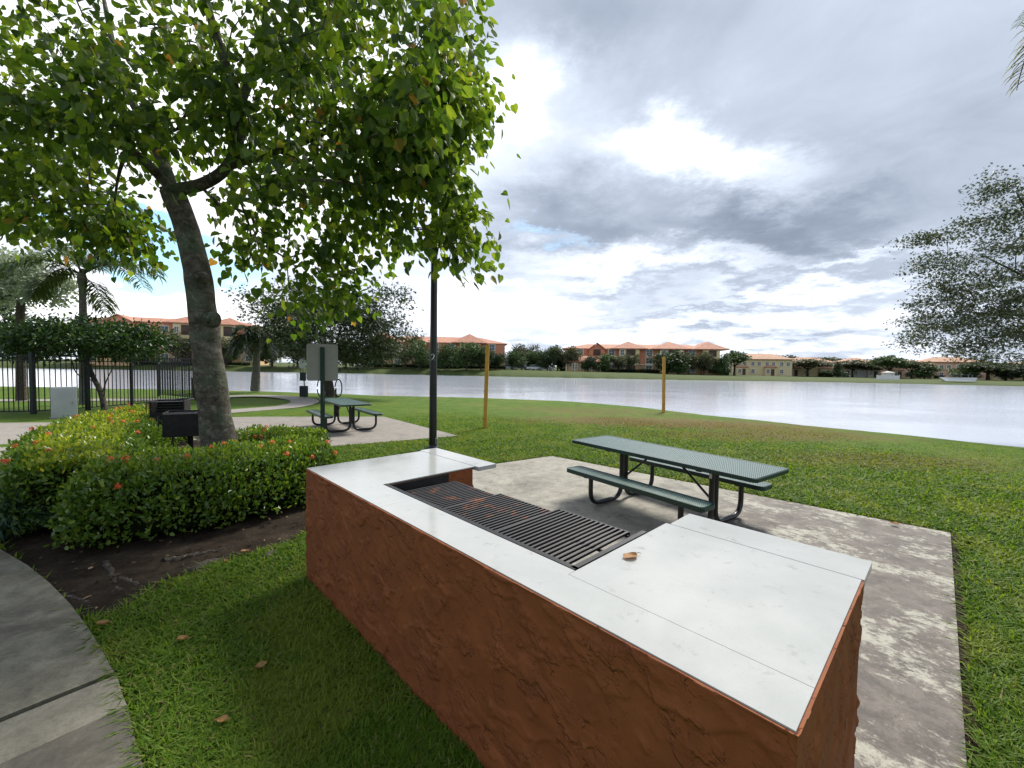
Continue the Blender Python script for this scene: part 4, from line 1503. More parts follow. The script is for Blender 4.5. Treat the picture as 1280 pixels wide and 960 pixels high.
BIG = [((120, 130, 6.2), (2.4, 1.7, 0.9), 54), ((300, 40, 6.2), (2.5, 2.0, 1.35), 68), ((450, 90, 5.6), (1.5, 1.4, 1.55), 70), ((530, 185, 5.5), (0.66, 0.8, 1.3), 26),
       ((400, 245, 5.9), (1.1, 0.9, 0.65), 20), ((40, 240, 6.4), (1.4, 1.1, 0.7), 40), ((120, -190, 5.6), (3.6, 2.3, 1.3), 22), ((400, -190, 5.5), (2.6, 2.0, 1.3), 16),
       ((385, 345, 5.9), (0.45, 0.3, 0.50), 8), ((572, 312, 5.4), (0.30, 0.3, 0.22), 6), ((160, 300, 6.6), (0.55, 0.4, 0.28), 5), ((300, 290, 6.0), (0.45, 0.4, 0.45), 5),
       ((535, 90, 4.4), (0.24, 0.4, 1.0), 12), ((250, 150, 7.6), (3.0, 1.2, 1.2), 20), ((455, 300, 6.1), (0.55, 0.4, 0.45), 6), ((345, 300, 6.0), (0.3, 0.3, 0.5), 5), ((425, 355, 5.9), (0.25, 0.2, 0.3), 4), ((565, 90, 5.7), (0.5, 0.8, 1.0), 18), ((55, 20, 5.6), (0.9, 0.9, 0.35), 5), ((545, 150, 5.3), (0.28, 0.4, 0.9), 14), ((70, 145, 5.0), (1.2, 0.5, 0.45), 18), ((215, 120, 5.2), (0.9, 0.5, 0.7), 16),
       ((390, 160, 4.9), (1.1, 0.6, 0.8), 12), ((90, 265, 6.2), (1.1, 0.7, 0.45), 22), ((450, 200, 5.6), (1.2, 0.9, 0.7), 22), ((540, 275, 5.5), (0.45, 0.5, 0.42), 9)]
cent = []
for (q, r, n) in BIG: cent.append(ellips(T.rng, at_d(*q), r, n, 0.35))
cent = np.concatenate(cent)
T.grow(cent, 0.08, skip=len(tid) - 2)
bt = empty('shade_tree', base, 0, 'big broad-leaved shade tree with leaning grey trunk growing out of the flowering hedge bed', 'tree')
mb = MB()
T.wood(mb, 0.0042, 0.5, 6, 26, 0.10)
# knots on the trunk
for (q, s) in (((260, 398), 0.075), ((247, 345), 0.06)):
    c = at_d(q[0], q[1], TY - 0.19)
    mb.lathe((0, 0, 0), [(0.0001, 0)], 3); mb.v, mb.f, mb.sm = mb.v[:-3], mb.f[:-2], mb.sm[:-2]
    mb.tube([c + Vector((0, 0.10, 0)), c + Vector((0.0, -0.0, 0)), c + Vector((0.0, -0.02, 0)), c + Vector((0, 0.02, 0))], [s * 1.5, s, s * 0.7, s * 0.4], 12, True, 0.15)
mb.v = [(x - base.x, y - base.y, z - base.z) for x, y, z in mb.v]
mb.build('trunk', M_BARK, bt)
TIPS = [q for q in T.tips if mnoise.noise(Vector(q[0]) * 1.35 + Vector((3, 1, 7))) > -0.27]
Vl, Fl = cluster_leaves(T.rng, TIPS, 40, 0.41, (0.065, 0.145), HEART, 0.95, 0.85, 0.5, 0.9)
Vl = Vl - np.array(base)[None, :]
link('crown', np_mesh('crown', Vl, Fl), M_BIGLEAF, bt)
# surface roots on the soil
M_ROOT = bark('root_bark', [(0.3, (0.025, 0.020, 0.016)), (0.7, (0.085, 0.073, 0.060))], 12.0)
for pts, r in (([(133, 702), (140, 716), (143, 730), (152, 742)], 0.032), ([(205, 701), (235, 696), (262, 690), (290, 684)], 0.035), ([(240, 716), (262, 702), (285, 698)], 0.04),
               ([(250, 716), (300, 707), (350, 690)], 0.022), ([(82, 744), (105, 752), (118, 762)], 0.035), ([(330, 698), (355, 684), (378, 670)], 0.03), ([(150, 722), (168, 730), (182, 735)], 0.03)):
    mb = MB()
    P = smooth([at(x, y, 0.012) for x, y in pts], 3)
    P = [p + Vector((rnd.uniform(-.012, .012), rnd.uniform(-.010, .010), rnd.uniform(-.012, .004))) for p in P]
    n = len(P)
    mb.tube(P, [r * (0.95 - 0.65 * i / n) for i in range(n)], 9, True, 0.55)
    mb.v = [(x - base.x, y - base.y, z - base.z) for x, y, z in mb.v]
    mb.build('root', M_ROOT, bt)

# ------------------------------------------------------------------ hedges
M_HEDGE = leaf_mat('hedge_leaf', [(0.0, (0.042, 0.092, 0.012)), (0.5, (0.082, 0.155, 0.018)), (0.9, (0.14, 0.21, 0.025)), (1.0, (0.19, 0.24, 0.03))], 0.28, 0.32, (1, 1, .5), 0.5)
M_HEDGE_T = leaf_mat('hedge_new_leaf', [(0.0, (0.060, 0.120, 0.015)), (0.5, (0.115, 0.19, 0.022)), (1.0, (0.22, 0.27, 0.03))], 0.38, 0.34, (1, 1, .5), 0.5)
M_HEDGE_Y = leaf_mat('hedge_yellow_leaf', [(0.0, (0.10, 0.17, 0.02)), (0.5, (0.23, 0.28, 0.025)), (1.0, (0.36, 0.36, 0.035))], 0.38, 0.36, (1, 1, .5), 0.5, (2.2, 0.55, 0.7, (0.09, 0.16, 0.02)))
M_TWIG_SHADE = simple('hedge_twig_shade', (0.010, 0.014, 0.005), 0.9, 0, 0.4, 20.0, 0.8, 50.0, 0.0)  # near-black twig colour, also painted as the shade between hedge leaves
M_FLOWER = leaf_mat('ixora_flower', [(0.0, (0.50, 0.06, 0.02)), (0.6, (0.62, 0.12, 0.035)), (1.0, (0.66, 0.24, 0.07))], 0.25, 0.5, (1, .8, .6))


def hedge(label, pts, width, height, top_mat, dens, seed, flowers, leaf=(0.036, 0.064), base_z=0.08, cat='hedge', name='hedge'):
    rng = np.random.default_rng(seed)
    P = [Vector((p[0], p[1], 0)) for p in pts]
    o = empty(name, (P[0].x, P[0].y, 0), 0, label, cat)
    org = np.array([P[0].x, P[0].y, 0])
    wd = width if isinstance(width, (list, tuple)) else [width] * len(P)
    # resample the centre line
    S, Ws = [], []
    for i in range(len(P) - 1):
        m_ = max(2, int((P[i + 1] - P[i]).length / 0.08))
        for k in range(m_): S.append(P[i].lerp(P[i + 1], k / m_)); Ws.append(wd[i] + (wd[i + 1] - wd[i]) * k / m_)
    S.append(P[-1]); Ws.append(wd[-1])
    n = len(S)
    tg = [(S[min(i + 2, n - 1)] - S[max(i - 2, 0)]).normalized() for i in range(n)]

    def surf(u_, a, grow=0.0):
        """point and outward normal at length u_ (0..1), section angle a (0 = right foot, pi = left foot)"""
        i = min(int(u_ * (n - 1)), n - 1)
        c, tt = S[i], tg[i]
        s = Vector((tt.y, -tt.x, 0))
        ca, sa = math.cos(a), max(math.sin(a), 0.0)
        k = 1 / max(abs(ca) ** 3.2 + abs(sa) ** 3.2, 1e-6) ** (1 / 3.2)
        hw = Ws[i] / 2
        x, z = ca * k * (hw + grow), sa * k * (height - base_z + grow)
        p = c + s * x + Vector((0, 0, base_z + z))
        nn = (s * (abs(ca) ** 1.6 * (1 if ca > 0 else -1)) + Vector((0, 0, sa ** 1.6))).normalized()
        p = p + tt * ((u_ * (n - 1) - i) * 0.08)
        bulge = 0.07 * mnoise.noise(p * 2.2) + 0.03 * mnoise.noise(p * 7.0)
        return p + nn * bulge, nn, sa
    # solid dark core added to block light, reads as shade between leaves
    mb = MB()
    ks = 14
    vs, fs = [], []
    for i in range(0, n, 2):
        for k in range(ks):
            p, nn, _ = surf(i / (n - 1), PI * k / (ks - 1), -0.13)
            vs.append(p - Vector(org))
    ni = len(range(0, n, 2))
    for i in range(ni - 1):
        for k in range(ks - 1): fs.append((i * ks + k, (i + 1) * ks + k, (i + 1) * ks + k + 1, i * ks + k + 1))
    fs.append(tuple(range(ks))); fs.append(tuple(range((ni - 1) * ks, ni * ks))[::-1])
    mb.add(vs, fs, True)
    for _ in range(int(n * 1.2)):  # short stem tubes at the foot, joined to the core mesh
        p, nn, _ = surf(rng.random(), rng.choice([0.03, 0.97]) * PI, -0.06)
        q = Vector((p.x + rng.normal(0, .03), p.y + rng.normal(0, .03), 0.0))
        mb.tube([q - Vector(org), p - Vector(org) + Vector((0, 0, 0.12))], 0.007, 4)
    mb.build('shade_core', M_TWIG_SHADE, o)
    L_ = sum((S[i + 1] - S[i]).length for i in range(n - 1))
    per = (sum(wd) / len(wd) + 2 * height)
    N = int(L_ * per * dens)
    pos, ax, nr, mi = [], [], [], []
    aa_ = np.linspace(0.0, PI, 181)
    hw_ = sum(wd) / len(wd) / 2
    kk_ = 1 / np.maximum(np.abs(np.cos(aa_)) ** 3.2 + np.abs(np.sin(aa_)) ** 3.2, 1e-6) ** (1 / 3.2)
    px_, pz_ = np.cos(aa_) * kk_ * hw_, np.sin(aa_) * kk_ * (height - base_z)
    cs_ = np.concatenate([[0], np.cumsum(np.hypot(np.diff(px_), np.diff(pz_)))]); cs_ /= cs_[-1]
    for _ in range(N):
        a = float(np.interp(rng.random(), cs_, aa_))
        # spread by surface length, not by angle
        u_ = rng.random()
        p, nn, sa = surf(u_, a, 0.045 - abs(rng.normal(0.0, 0.06)))
        p = p + Vector((rng.normal(0, 0.03), rng.normal(0, 0.03), rng.normal(0, 0.02)))
        if p.z < base_z + 0.16 and rng.random() < 0.45: continue
        pos.append(p); up = Vector((0, 0, 1))
        ax.append(nn * 0.5 + up * 0.55 + Vector(rng.normal(0, 0.55, 3)))
        nr.append(nn * 0.6 + Vector(rng.normal(0, 0.6, 3)) + up * 0.25)
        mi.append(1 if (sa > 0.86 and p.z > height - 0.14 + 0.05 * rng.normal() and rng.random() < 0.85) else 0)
    for end, sg_ in ((0.0, -1), (1.0, 1)):
        i = 0 if end == 0 else n - 1
        tt = tg[i] * sg_
        s = Vector((tt.y, -tt.x, 0))
        for _ in range(int(Ws[i] * height * dens)):
            x = rng.uniform(-0.5, 0.5) * Ws[i]; z = base_z + (height - base_z) * rng.random()
            p = S[i] + s * x + Vector((0, 0, z)) + tt * (0.02 + 0.05 * rng.normal() - 0.25 * (abs(2 * x / Ws[i]) ** 6) - 0.12 * (z / height) ** 6)
            pos.append(p); ax.append(tt * 0.5 + Vector((0, 0, 0.5)) + Vector(rng.normal(0, 0.55, 3))); nr.append(tt * 0.6 + Vector(rng.normal(0, 0.6, 3))); mi.append(0)
    pos, ax, nr = np.array(pos), np.array(ax), np.array(nr)
    pos = pos - org[None, :]
    V_, F_ = leaf_arrays(pos, ax, nr, rng.uniform(leaf[0], leaf[1], len(pos)), OVAL)
    link('foliage', np_mesh('foliage', V_, F_, False, np.repeat(np.array(mi), 2)), [M_HEDGE, top_mat], o)
    for k in range(flowers):
        u_ = rng.random(); a = PI * rng.uniform(0.24, 0.80)
        p, nn, _ = surf(u_, a, 0.075)
        c = np.array(p) - org
        m_ = 46
        d = unit(rng.normal(0, 1, (m_, 3)) + np.array(nn)[None, :] * 1.1)
        r = rng.uniform(0.026, 0.046)
        V_, F_ = leaf_arrays(c[None, :] + d * r * rng.uniform(.5, 1, (m_, 1)), np.cross(d, rng.normal(0, 1, (m_, 3))), d, rng.uniform(0.014, 0.024, m_), DIAMOND)
        link('flower_head', np_mesh('flower_head', V_, F_), M_FLOWER, o)
    return o


HF = 0.66
h0, h1 = at(88, 640, 0.0), at(396, 604, 0.0)
hb = [at(118, 662, 0), at(212, 651, 0), at(303, 634, 0), at(384, 612, 0)]
hedge('dense green ixora hedge with red flowers in front of the big tree trunk', hb, 1.45, HF, M_HEDGE_T, 3000, 3, 22)
ya = [at(92, 664, 0), at(100, 632, 0), at(110, 595, 0), at(155, 562, 0)]
hedge('yellow-leaved ixora hedge with orange flowers on the left, near the utility cabinet', ya, [1.05, 1.2, 1.5, 1.6], 0.70, M_HEDGE_Y, 2300, 4, 30)
hc_ = [at(150, 556, 0), at(185, 556, 0), at(222, 558, 0)]
hedge('low ixora hedge behind the two charcoal grills, orange flowers on top', hc_, 0.8, 0.70, M_HEDGE_Y, 1500, 6, 16)
hd = [at(308, 578, 0), at(350, 580, 0), at(398, 581, 0)]
hedge('short green hedge between the big tree trunk and the sign post', hd, 0.8, 0.56, M_HEDGE_T, 1900, 8, 8)

# ------------------------------------------------------------------ grasses
M_BLADE = leaf_mat('grass_blade', [(0.0, (0.042, 0.092, 0.009)), (0.45, (0.088, 0.165, 0.014)), (0.85, (0.135, 0.205, 0.022)), (0.97, (0.18, 0.21, 0.05)), (1.0, (0.26, 0.21, 0.10))],
                   0.40, 0.6, (1, 1, .40), 0.15, (1.2, 0.48, 0.62, (0.17, 0.21, 0.03)), True)
rng = np.random.default_rng(21)
NB = 570000
th_ = rng.uniform(-1.05, 1.2, NB)
rr_ = 1.5 * (17.0 / 1.5) ** (rng.random(NB) ** 1.1)
X, Y = np.sin(th_) * rr_, np.cos(th_) * rr_
ok = Y > 0.5
BODYP = [(uv(a, b).x, uv(a, b).y) for a, b in ((0, 0), (CL, 0), (CL, BD), (0, BD))]
thin = np.array([mnoise.noise(Vector((x * 1.6, y * 1.6, 5))) + 0.6 * mnoise.noise(Vector((x * 5.0, y * 5.0, 8))) for x, y in zip(X, Y)])
ok &= ~((thin > 0.18) & (rr_ < 6) & (rng.random(NB) < np.clip((thin - 0.1) * 1.6, 0, 0.5)))
ok &= ~(inside(EDGEPOLY, X, Y) & (rng.random(NB) < 0.93))
for pl_ in (PAD1, PAD2, WALK1, WALK2, WALK3, JOINT, PLAZA, PATHPOLY, BODYP):
    ok &= ~inside(pl_, X, Y)
bedm = inside(BED, X, Y)
edge_n = np.array([mnoise.noise(Vector((x * 2.5, y * 2.5, 1))) for x, y in zip(X[bedm], Y[bedm])]) if bedm.any() else np.zeros(0)
kb = np.ones(NB, bool); kb[np.where(bedm)[0]] = False
ok &= kb
rn_ = np.interp(np.arctan2(X, Y), [s[0] for s in SH], [s[1] for s in SH])
ok &= rr_ < rn_ * 0.985
X, Y, rr_ = X[ok], Y[ok], rr_[ok]
n = len(X)
zg = -0.12 * np.maximum(0, (rr_ / np.interp(np.arctan2(X, Y), [s[0] for s in SH], [s[1] for s in SH]) - 0.55) / 0.45) ** 1.6
sc_ = np.clip(rr_ / 3.2, 0.75, 3.0)
hgt = rng.uniform(0.035, 0.085, n) * np.clip((17.5 - rr_) / 8.0, 0.1, 1.0)
wdt = rng.uniform(0.0032, 0.0072, n) * sc_ ** 0.65
az_ = rng.uniform(0, 2 * PI, n)
lean = rng.uniform(0.2, 1.9, n)
dx, dy = np.cos(az_), np.sin(az_)
sx, sy = -dy, dx
lv = []
for u_, wf in ((0, 1.0), (0.5, 0.9), (1.0, 0.12)):
    ox = hgt * lean * u_ ** 1.6
    zz_ = zg - 0.005 + hgt * (u_ - 0.35 * np.minimum(lean, 1.1) * u_ ** 2)
    for s in (-1, 1):
        lv.append(np.stack([X + dx * ox + sx * s * wdt * wf, Y + dy * ox + sy * s * wdt * wf, zz_], 1))
V_ = np.stack(lv, 1).reshape(-1, 3)
Fb = np.array([(0, 1, 3, 2), (2, 3, 5, 4)])
F_ = (Fb[None] + (np.arange(n) * 6)[:, None, None]).reshape(-1, 4)
tag(link('grass_blades', np_mesh('grass_blades', V_, F_), M_BLADE), 'short green lawn grass blades in front of the counter and round the slabs', 'grass', kind='stuff')
print('blades', n)

# dry thatch lying between the blades near the viewer
rng = np.random.default_rng(23)
NTH = 24000
a_ = rng.uniform(-1.0, 0.98, NTH); q_ = 1.5 * 4.0 ** rng.random(NTH)
X, Y = np.sin(a_) * q_, np.cos(a_) * q_
ok = Y > 0.5
for pl_ in (PAD1, WALK1, WALK2, WALK3, JOINT, BODYP, BED): ok &= ~inside(pl_, X, Y)
X, Y = X[ok], Y[ok]; n = len(X)
ax_ = rng.normal(0, 1, (n, 3)); ax_[:, 2] = rng.normal(0.15, 0.2, n)
nn = rng.normal(0, 0.4, (n, 3)); nn[:, 2] += 1
STRAW = (np.array([(0, .05, 0), (.5, .06, .06), (1, .01, 0), (1, -.01, 0), (.5, -.06, .06), (0, -.05, 0)]), np.array([(0, 1, 4, 5), (1, 2, 3, 4)]))
V_, F_ = leaf_arrays(np.stack([X, Y, rng.uniform(0.002, 0.026, n)], 1), ax_, nn, rng.uniform(0.02, 0.065, n), STRAW)
M_THATCH = leaf_mat('thatch', [(0.0, (0.035, 0.028, 0.014)), (0.5, (0.11, 0.085, 0.04)), (1.0, (0.22, 0.18, 0.09))], 0.1, 0.8, (1, 1, .8), 0.1)
tag(link('grass_thatch', np_mesh('grass_thatch', V_, F_), M_THATCH), 'dry straw coloured thatch lying in the lawn in front of the counter', 'thatch', kind='stuff')

# litter on the soil
rng = np.random.default_rng(31)
N = 5200
xs = [p[0] for p in BED]; ys = [p[1] for p in BED]
X = rng.uniform(min(xs), max(xs), N); Y = rng.uniform(min(ys), max(ys), N)
ok = inside(BED, X, Y)
X, Y = X[ok], Y[ok]; n = len(X)
pos = np.stack([X, Y, 0.03 + 0.010 * np.array([mnoise.noise(Vector((x, y, 0)) * 1.5) for x, y in zip(X, Y)]) + rng.random(n) * 0.012], 1)
nn = rng.normal(0, 0.35, (n, 3)); nn[:, 2] += 1
V_, F_ = leaf_arrays(pos, np.concatenate([rng.normal(0, 1, (n, 2)), rng.normal(0, .2, (n, 1))], 1), nn, rng.uniform(0.010, 0.055, n), OVAL)
M_LITTER = leaf_mat('litter', [(0.0, (0.010, 0.007, 0.005)), (0.6, (0.045, 0.031, 0.020)), (0.88, (0.11, 0.075, 0.045)), (0.96, (0.24, 0.16, 0.09)), (1.0, (0.34, 0.24, 0.15))], 0.05, 0.9, (1, 1, 1), 0.1)
tag(link('leaf_litter', np_mesh('leaf_litter', V_, F_), M_LITTER), 'brown leaf litter and twigs scattered over the soil under the hedge', 'leaf litter', kind='stuff')

# blue-green tuft on the left edge
def tuft(p, n, L0, label, seed, mat):
    rng = np.random.default_rng(seed)
    V, F = [], []
    for k in range(n):
        az = rng.uniform(0, 2 * PI); ln = rng.uniform(0.6, 1.0) * L0; el = math.radians(rng.uniform(45, 88))
        b = np.array([rng.normal(0, .07), rng.normal(0, .07), 0])
        d = np.array([math.cos(az) * math.cos(el), math.sin(az) * math.cos(el), math.sin(el)])
        sd = np.array([-math.sin(az), math.cos(az), 0]) * 0.0045
        i0 = len(V)
        q = b.copy()
        for i in range(6):
            w = 1 - (i / 5.0) ** 2 * 0.95
            V += [q - sd * w, q + sd * w]
            q = q + d * ln / 5
            d = unit(d + np.array([0, 0, -0.30]) + 0.12 * np.array([math.cos(az), math.sin(az), 0]))
        for i in range(5): F.append((i0 + 2 * i, i0 + 2 * i + 1, i0 + 2 * i + 3, i0 + 2 * i + 2))
    o = empty('grass_tuft', p, 0, label, 'plant')
    link('foliage', np_mesh('foliage', np.array(V), np.array(F)), mat, o)


M_BLUEGR = leaf_mat('bluegreen_blade', [(0.0, (0.03, 0.07, 0.045)), (0.6, (0.06, 0.12, 0.08)), (1.0, (0.11, 0.17, 0.12))], 0.25, 0.5, (1, 1, .8))
tuft(at(2, 672, 0), 1100, 0.85, 'blue-green arching grass tuft at the left edge beside the hedge', 3, M_BLUEGR)


# ------------------------------------------------------------------ other trees
def leafy_tree(name, label, cat, base, trunk, r0, r1, clouds, seed, nleaf, rad, size, tpl, lmat, bmat, droop=0.2, flat=0.6, group=None, rt=0.006, extra=(), sag=0.08, up=1.0, skip=None):
    T = Tree(seed)
    ids = T.path([base] + list(trunk), r0, r1)
    for pts in extra:
        k = T.nearest(pts[0]); T.path([T.pos[k]] + list(pts[1:]), r1 * 0.42, 0.012, start=k)
    cs = [ellips(T.rng, c, r, n, 0.35) for c, r, n in clouds]
    T.grow(np.concatenate(cs), sag, skip=len(ids) - 3 if skip is None else skip)
    o = empty(name, base, 0, label, cat, group)
    mb = MB(); T.wood(mb, rt, 0.5, 5, 12, 0.06)
    b = Vector(base)
    mb.v = [(x - b.x, y - b.y, z - b.z) for x, y, z in mb.v]
    mb.build('trunk', bmat, o)
    V_, F_ = cluster_leaves(T.rng, T.tips, nleaf, rad, size, tpl, droop, flat, 0.5, up)
    link('crown', np_mesh('crown', V_ - np.array(b)[None, :], F_), lmat, o)
    return o


ob = at(413, 495.5, 0)
OY = ob.y
leafy_tree('oak_tree', 'dark spreading oak with small leaves by the water, behind the grey sign', 'tree', ob, [at_d(411, 480, OY), at_d(409, 466, OY), at_d(407, 452, OY)], 0.26, 0.17,
           [(at_d(412, 415, OY), (3.0, 3.2, 1.9), 140), (at_d(366, 402, OY), (1.7, 2.0, 1.1), 50), (at_d(462, 418, OY), (2.3, 2.2, 1.5), 60), (at_d(400, 378, OY), (3.0, 2.5, 1.0), 44),
            (at_d(500, 425, OY), (1.0, 1.2, 0.9), 12), (at_d(330, 380, OY), (1.6, 1.4, 0.9), 16), (at_d(485, 375, OY), (1.3, 1.2, 0.6), 10), (at_d(440, 440, OY), (2.6, 2.2, 0.7), 24)],
           12, 62, 0.66, (0.11, 0.21), SPRIG, M_OAKLEAF, M_BARK2, 0.25, 0.6, rt=0.009)
RY = 17.0
rb = Vector((at_d(1352, 500, RY).x, RY, -0.1))
leafy_tree('oak_tree', 'feathery tree reaching in from the right edge over the water', 'tree', rb, [at_d(1350, 430, RY), at_d(1345, 390, RY), at_d(1340, 350, RY)], 0.32, 0.2,
           [(at_d(1330, 330, RY), (4.6, 3.6, 3.2), 190), (at_d(1225, 400, RY), (2.7, 2.4, 1.2), 100), (at_d(1265, 370, RY), (1.6, 1.8, 1.6), 60), (at_d(1270, 270, RY), (1.6, 1.8, 1.7), 48), (at_d(1195, 340, RY), (1.5, 1.4, 0.9), 34),
            (at_d(1165, 395, RY), (1.0, 1.0, 0.9), 18), (at_d(1250, 440, RY), (2.2, 2.0, 0.55), 44), (at_d(1190, 290, RY), (1.2, 1.2, 0.45), 14), (at_d(1245, 225, RY), (0.5, .6, 0.6), 8), (at_d(1160, 300, RY), (0.6, .6, 0.22), 5), (at_d(1150, 430, RY), (0.7, .6, 0.4), 7)],
           23, 60, 0.55, (0.07, 0.14), SPRIG, M_RTLEAF, M_BARK2, 0.05, 0.36, rt=0.0065, sag=0.02,
           extra=[(at_d(1345, 390, RY), at_d(1290, 350, RY), at_d(1230, 320, RY)), (at_d(1345, 400, RY), at_d(1280, 395, RY), at_d(1210, 390, RY)), (at_d(1340, 350, RY), at_d(1300, 290, RY), at_d(1270, 240, RY))])
SY = 17.5
sb = Vector((at_d(27, 510, SY).x, SY, 0))
leafy_tree('silver_tree', 'silvery grey-green tree at the far left behind the picket fence', 'tree', sb, [at_d(26, 450, SY), at_d(25, 400, SY), at_d(26, 375, SY)], 0.17, 0.12,
           [(at_d(32, 345, SY), (1.3, 1.2, 1.0), 44), (at_d(-10, 350, SY), (1.3, 1.2, 1.2), 34), (at_d(62, 362, SY), (0.8, 0.8, 0.7), 14)], 33, 70, 0.40, (0.11, 0.20), OVAL, M_SILVER, M_BARK2, 0.0, 0.8)
DY = 16.0
db = at(131, 512, 0); DY = db.y
leafy_tree('pruned_tree', 'flat-topped dark green pruned tree with several trunks by the picket fence', 'tree', db, [at_d(127, 490, DY), at_d(118, 475, DY), at_d(110, 455, DY)], 0.10, 0.06,
           [(at_d(110, 425, DY), (2.4, 1.6, 0.62), 120), (at_d(60, 430, DY), (1.3, 1.2, 0.5), 44), (at_d(165, 428, DY), (1.1, 1.0, 0.55), 44)], 43, 64, 0.36, (0.09, 0.16), OVAL, M_DARKLEAF, M_BARK, 0.0, 0.7,
           extra=[(at_d(128, 495, DY), at_d(135, 470, DY), at_d(150, 445, DY)), (at_d(120, 478, DY), at_d(95, 470, DY), at_d(88, 445, DY)), (at_d(131, 505, DY), at_d(132, 480, DY), at_d(128, 440, DY))])
LY = 24.0
lb_ = Vector((at_d(-30, 500, LY).x, LY, 0))
leafy_tree('leafy_tree', 'dark tree cut by the left edge behind the silvery tree', 'tree', lb_, [at_d(-30, 470, LY), at_d(-28, 440, LY)], 0.2, 0.14,
           [(at_d(-30, 400, LY), (2.6, 2, 1.8), 70), (at_d(5, 425, LY), (1.6, 1.4, 1.0), 40)], 53, 60, 0.6, (0.16, 0.28), OVAL, M_DARKLEAF, M_BARK2, 0.1)


# ------------------------------------------------------------------ palms
def frond_mesh(az, el, L, bendk, seed, lf=0.5, w=0.020, nl=34, hang=1.0):
    rng = np.random.default_rng(seed)
    d = np.array([math.cos(az) * math.cos(el), math.sin(az) * math.cos(el), math.sin(el)])
    p = np.zeros(3); pts = [p.copy()]; dirs = [d.copy()]
    N = 16
    for i in range(N):
        p = p + d * L / N
        d = unit(d + np.array([0, 0, -bendk / N * (0.5 + i / N)]))
        pts.append(p.copy()); dirs.append(d.copy())
    mb = MB()
    V, F = [], []
    for k in range(nl):
        u_ = 0.16 + 0.83 * k / nl
        i = u_ * N; i0 = int(i); f = i - i0
        c = pts[i0] * (1 - f) + pts[i0 + 1] * f
        dd = dirs[i0]
        sd = unit(np.cross(dd, [0, 0, 1.0]) + 1e-6)
        for s in (-1, 1):
            ll = lf * (math.sin(PI * (0.12 + 0.80 * u_)) ** 0.7) * rng.uniform(0.8, 1.15)
            a = unit(sd * s * rng.uniform(0.5, 1.1) + dd * 0.45 + np.array([0, 0, rng.normal(0.12, 0.22)]))
            q = c.copy(); n0 = len(V)
            wv_ = unit(np.cross(a, [0, 0, 1.0]) + 1e-6) * w
            for j, wf in enumerate((0.7, 1.0, 0.7, 0.1)):
                V += [q - wv_ * wf, q + wv_ * wf]
                q = q + a * ll / 3
                a = unit(a + np.array([0, 0, -0.55 * hang * (j + 0.6)]))
            for j in range(3): F.append((n0 + 2 * j, n0 + 2 * j + 1, n0 + 2 * j + 3, n0 + 2 * j + 2))
    mb.v = [tuple(x) for x in V]; mb.f = F; mb.sm = [False] * len(F)
    mb.tube(pts, [0.032 * (1 - 0.85 * i / N) * (L / 3) for i in range(N + 1)], 5)
    return mb


def palm(label, base, top, r, fronds, lmat, seed, lf=0.55, w=0.02, nl=34, dry=()):
    o = empty('palm_tree', base, 0, label, 'palm')
    b, tp = Vector(base), Vector(top)
    mb = MB()
    n = 14
    mb.tube([(tp - b) * (i / n) for i in range(n + 1)], [r * (1.25 - 0.45 * min(1, i / n * 1.2) + (0.06 if i % 2 else 0)) for i in range(n + 1)], 12, True, 0.05)
    mb.build('trunk', M_PALMBARK, o)
    mb = MB(); h = tp - b
    mb.tube([h + Vector((0, 0, -0.25)), h + Vector((0, 0, 0.15)), h + Vector((0, 0, 0.5))], [r * 0.9, r * 1.25, r * 0.5], 10, True, 0.2)
    mb.build('crownshaft', M_PALMBARK, o)
    for i, (az, el, L, bk) in enumerate(fronds):
        f = frond_mesh(math.radians(az), math.radians(el), L, bk, seed + i, lf, w, nl)
        f.v = [(x + h.x, y + h.y, z + h.z + 0.25) for x, y, z in f.v]
        f.build('frond', M_DRYPALM if i in dry else lmat, o)
    return o


PY = 16.5
palm('queen palm with long drooping fronds left of the big tree trunk', Vector((at_d(106, 512, PY).x, PY, 0)), at_d(103, 352, PY), 0.135,
     [(5, 48, 3.5, 2.7), (350, 28, 3.3, 2.0), (182, 30, 2.3, 3.4), (170, 60, 2.4, 2.2), (60, 45, 2.6, 1.8), (120, 50, 2.5, 2.0), (240, 35, 2.4, 2.4), (300, 45, 2.6, 1.8), (200, 5, 2.0, 2.2), (20, 62, 2.8, 1.8), (0, -35, 1.7, 2.0)],
     M_PALMLEAF, 70, 0.85, 0.03, 64)
wb = at(319, 489, -0.03)
WY = wb.y
palm('small weeping palm standing alone at the water edge beyond the path', wb, at_d(321, 437, WY), 0.21,
     [(a, e, 2.1, 4.2) for a, e in ((0, 62), (40, 50), (85, 66), (130, 48), (175, 60), (215, 50), (260, 64), (305, 48), (20, 78), (110, 75), (200, 78), (290, 76), (335, 40), (65, 35), (150, 35), (240, 38))],
     M_PALMLEAF_D, 90, 0.85, 0.05, 40)
# palm outside the frame on the right whose frond tip hangs in at the top
TYp = 6.0
cp = at_d(1424, -4, TYp)
palm('palm whose drooping frond tip hangs in at the upper right corner', Vector((cp.x + 0.2, TYp, 0)), cp - Vector((0, 0, 0.25)), 0.16,
     [(184, 14, 2.55, 3.2), (0, 40, 2.6, 1.8), (40, 45, 2.6, 1.8), (-40, 45, 2.6, 1.8), (75, 55, 2.4, 1.6), (-75, 50, 2.4, 1.6), (15, 70, 2.4, 1.4)],
     M_PALMLEAF, 110, 0.34, 0.010, 50, dry=(0,))
# ================================================================== far bank: houses, trees, cars
def gz(p):
    return bank_z(math.atan2(p[0], p[1]))


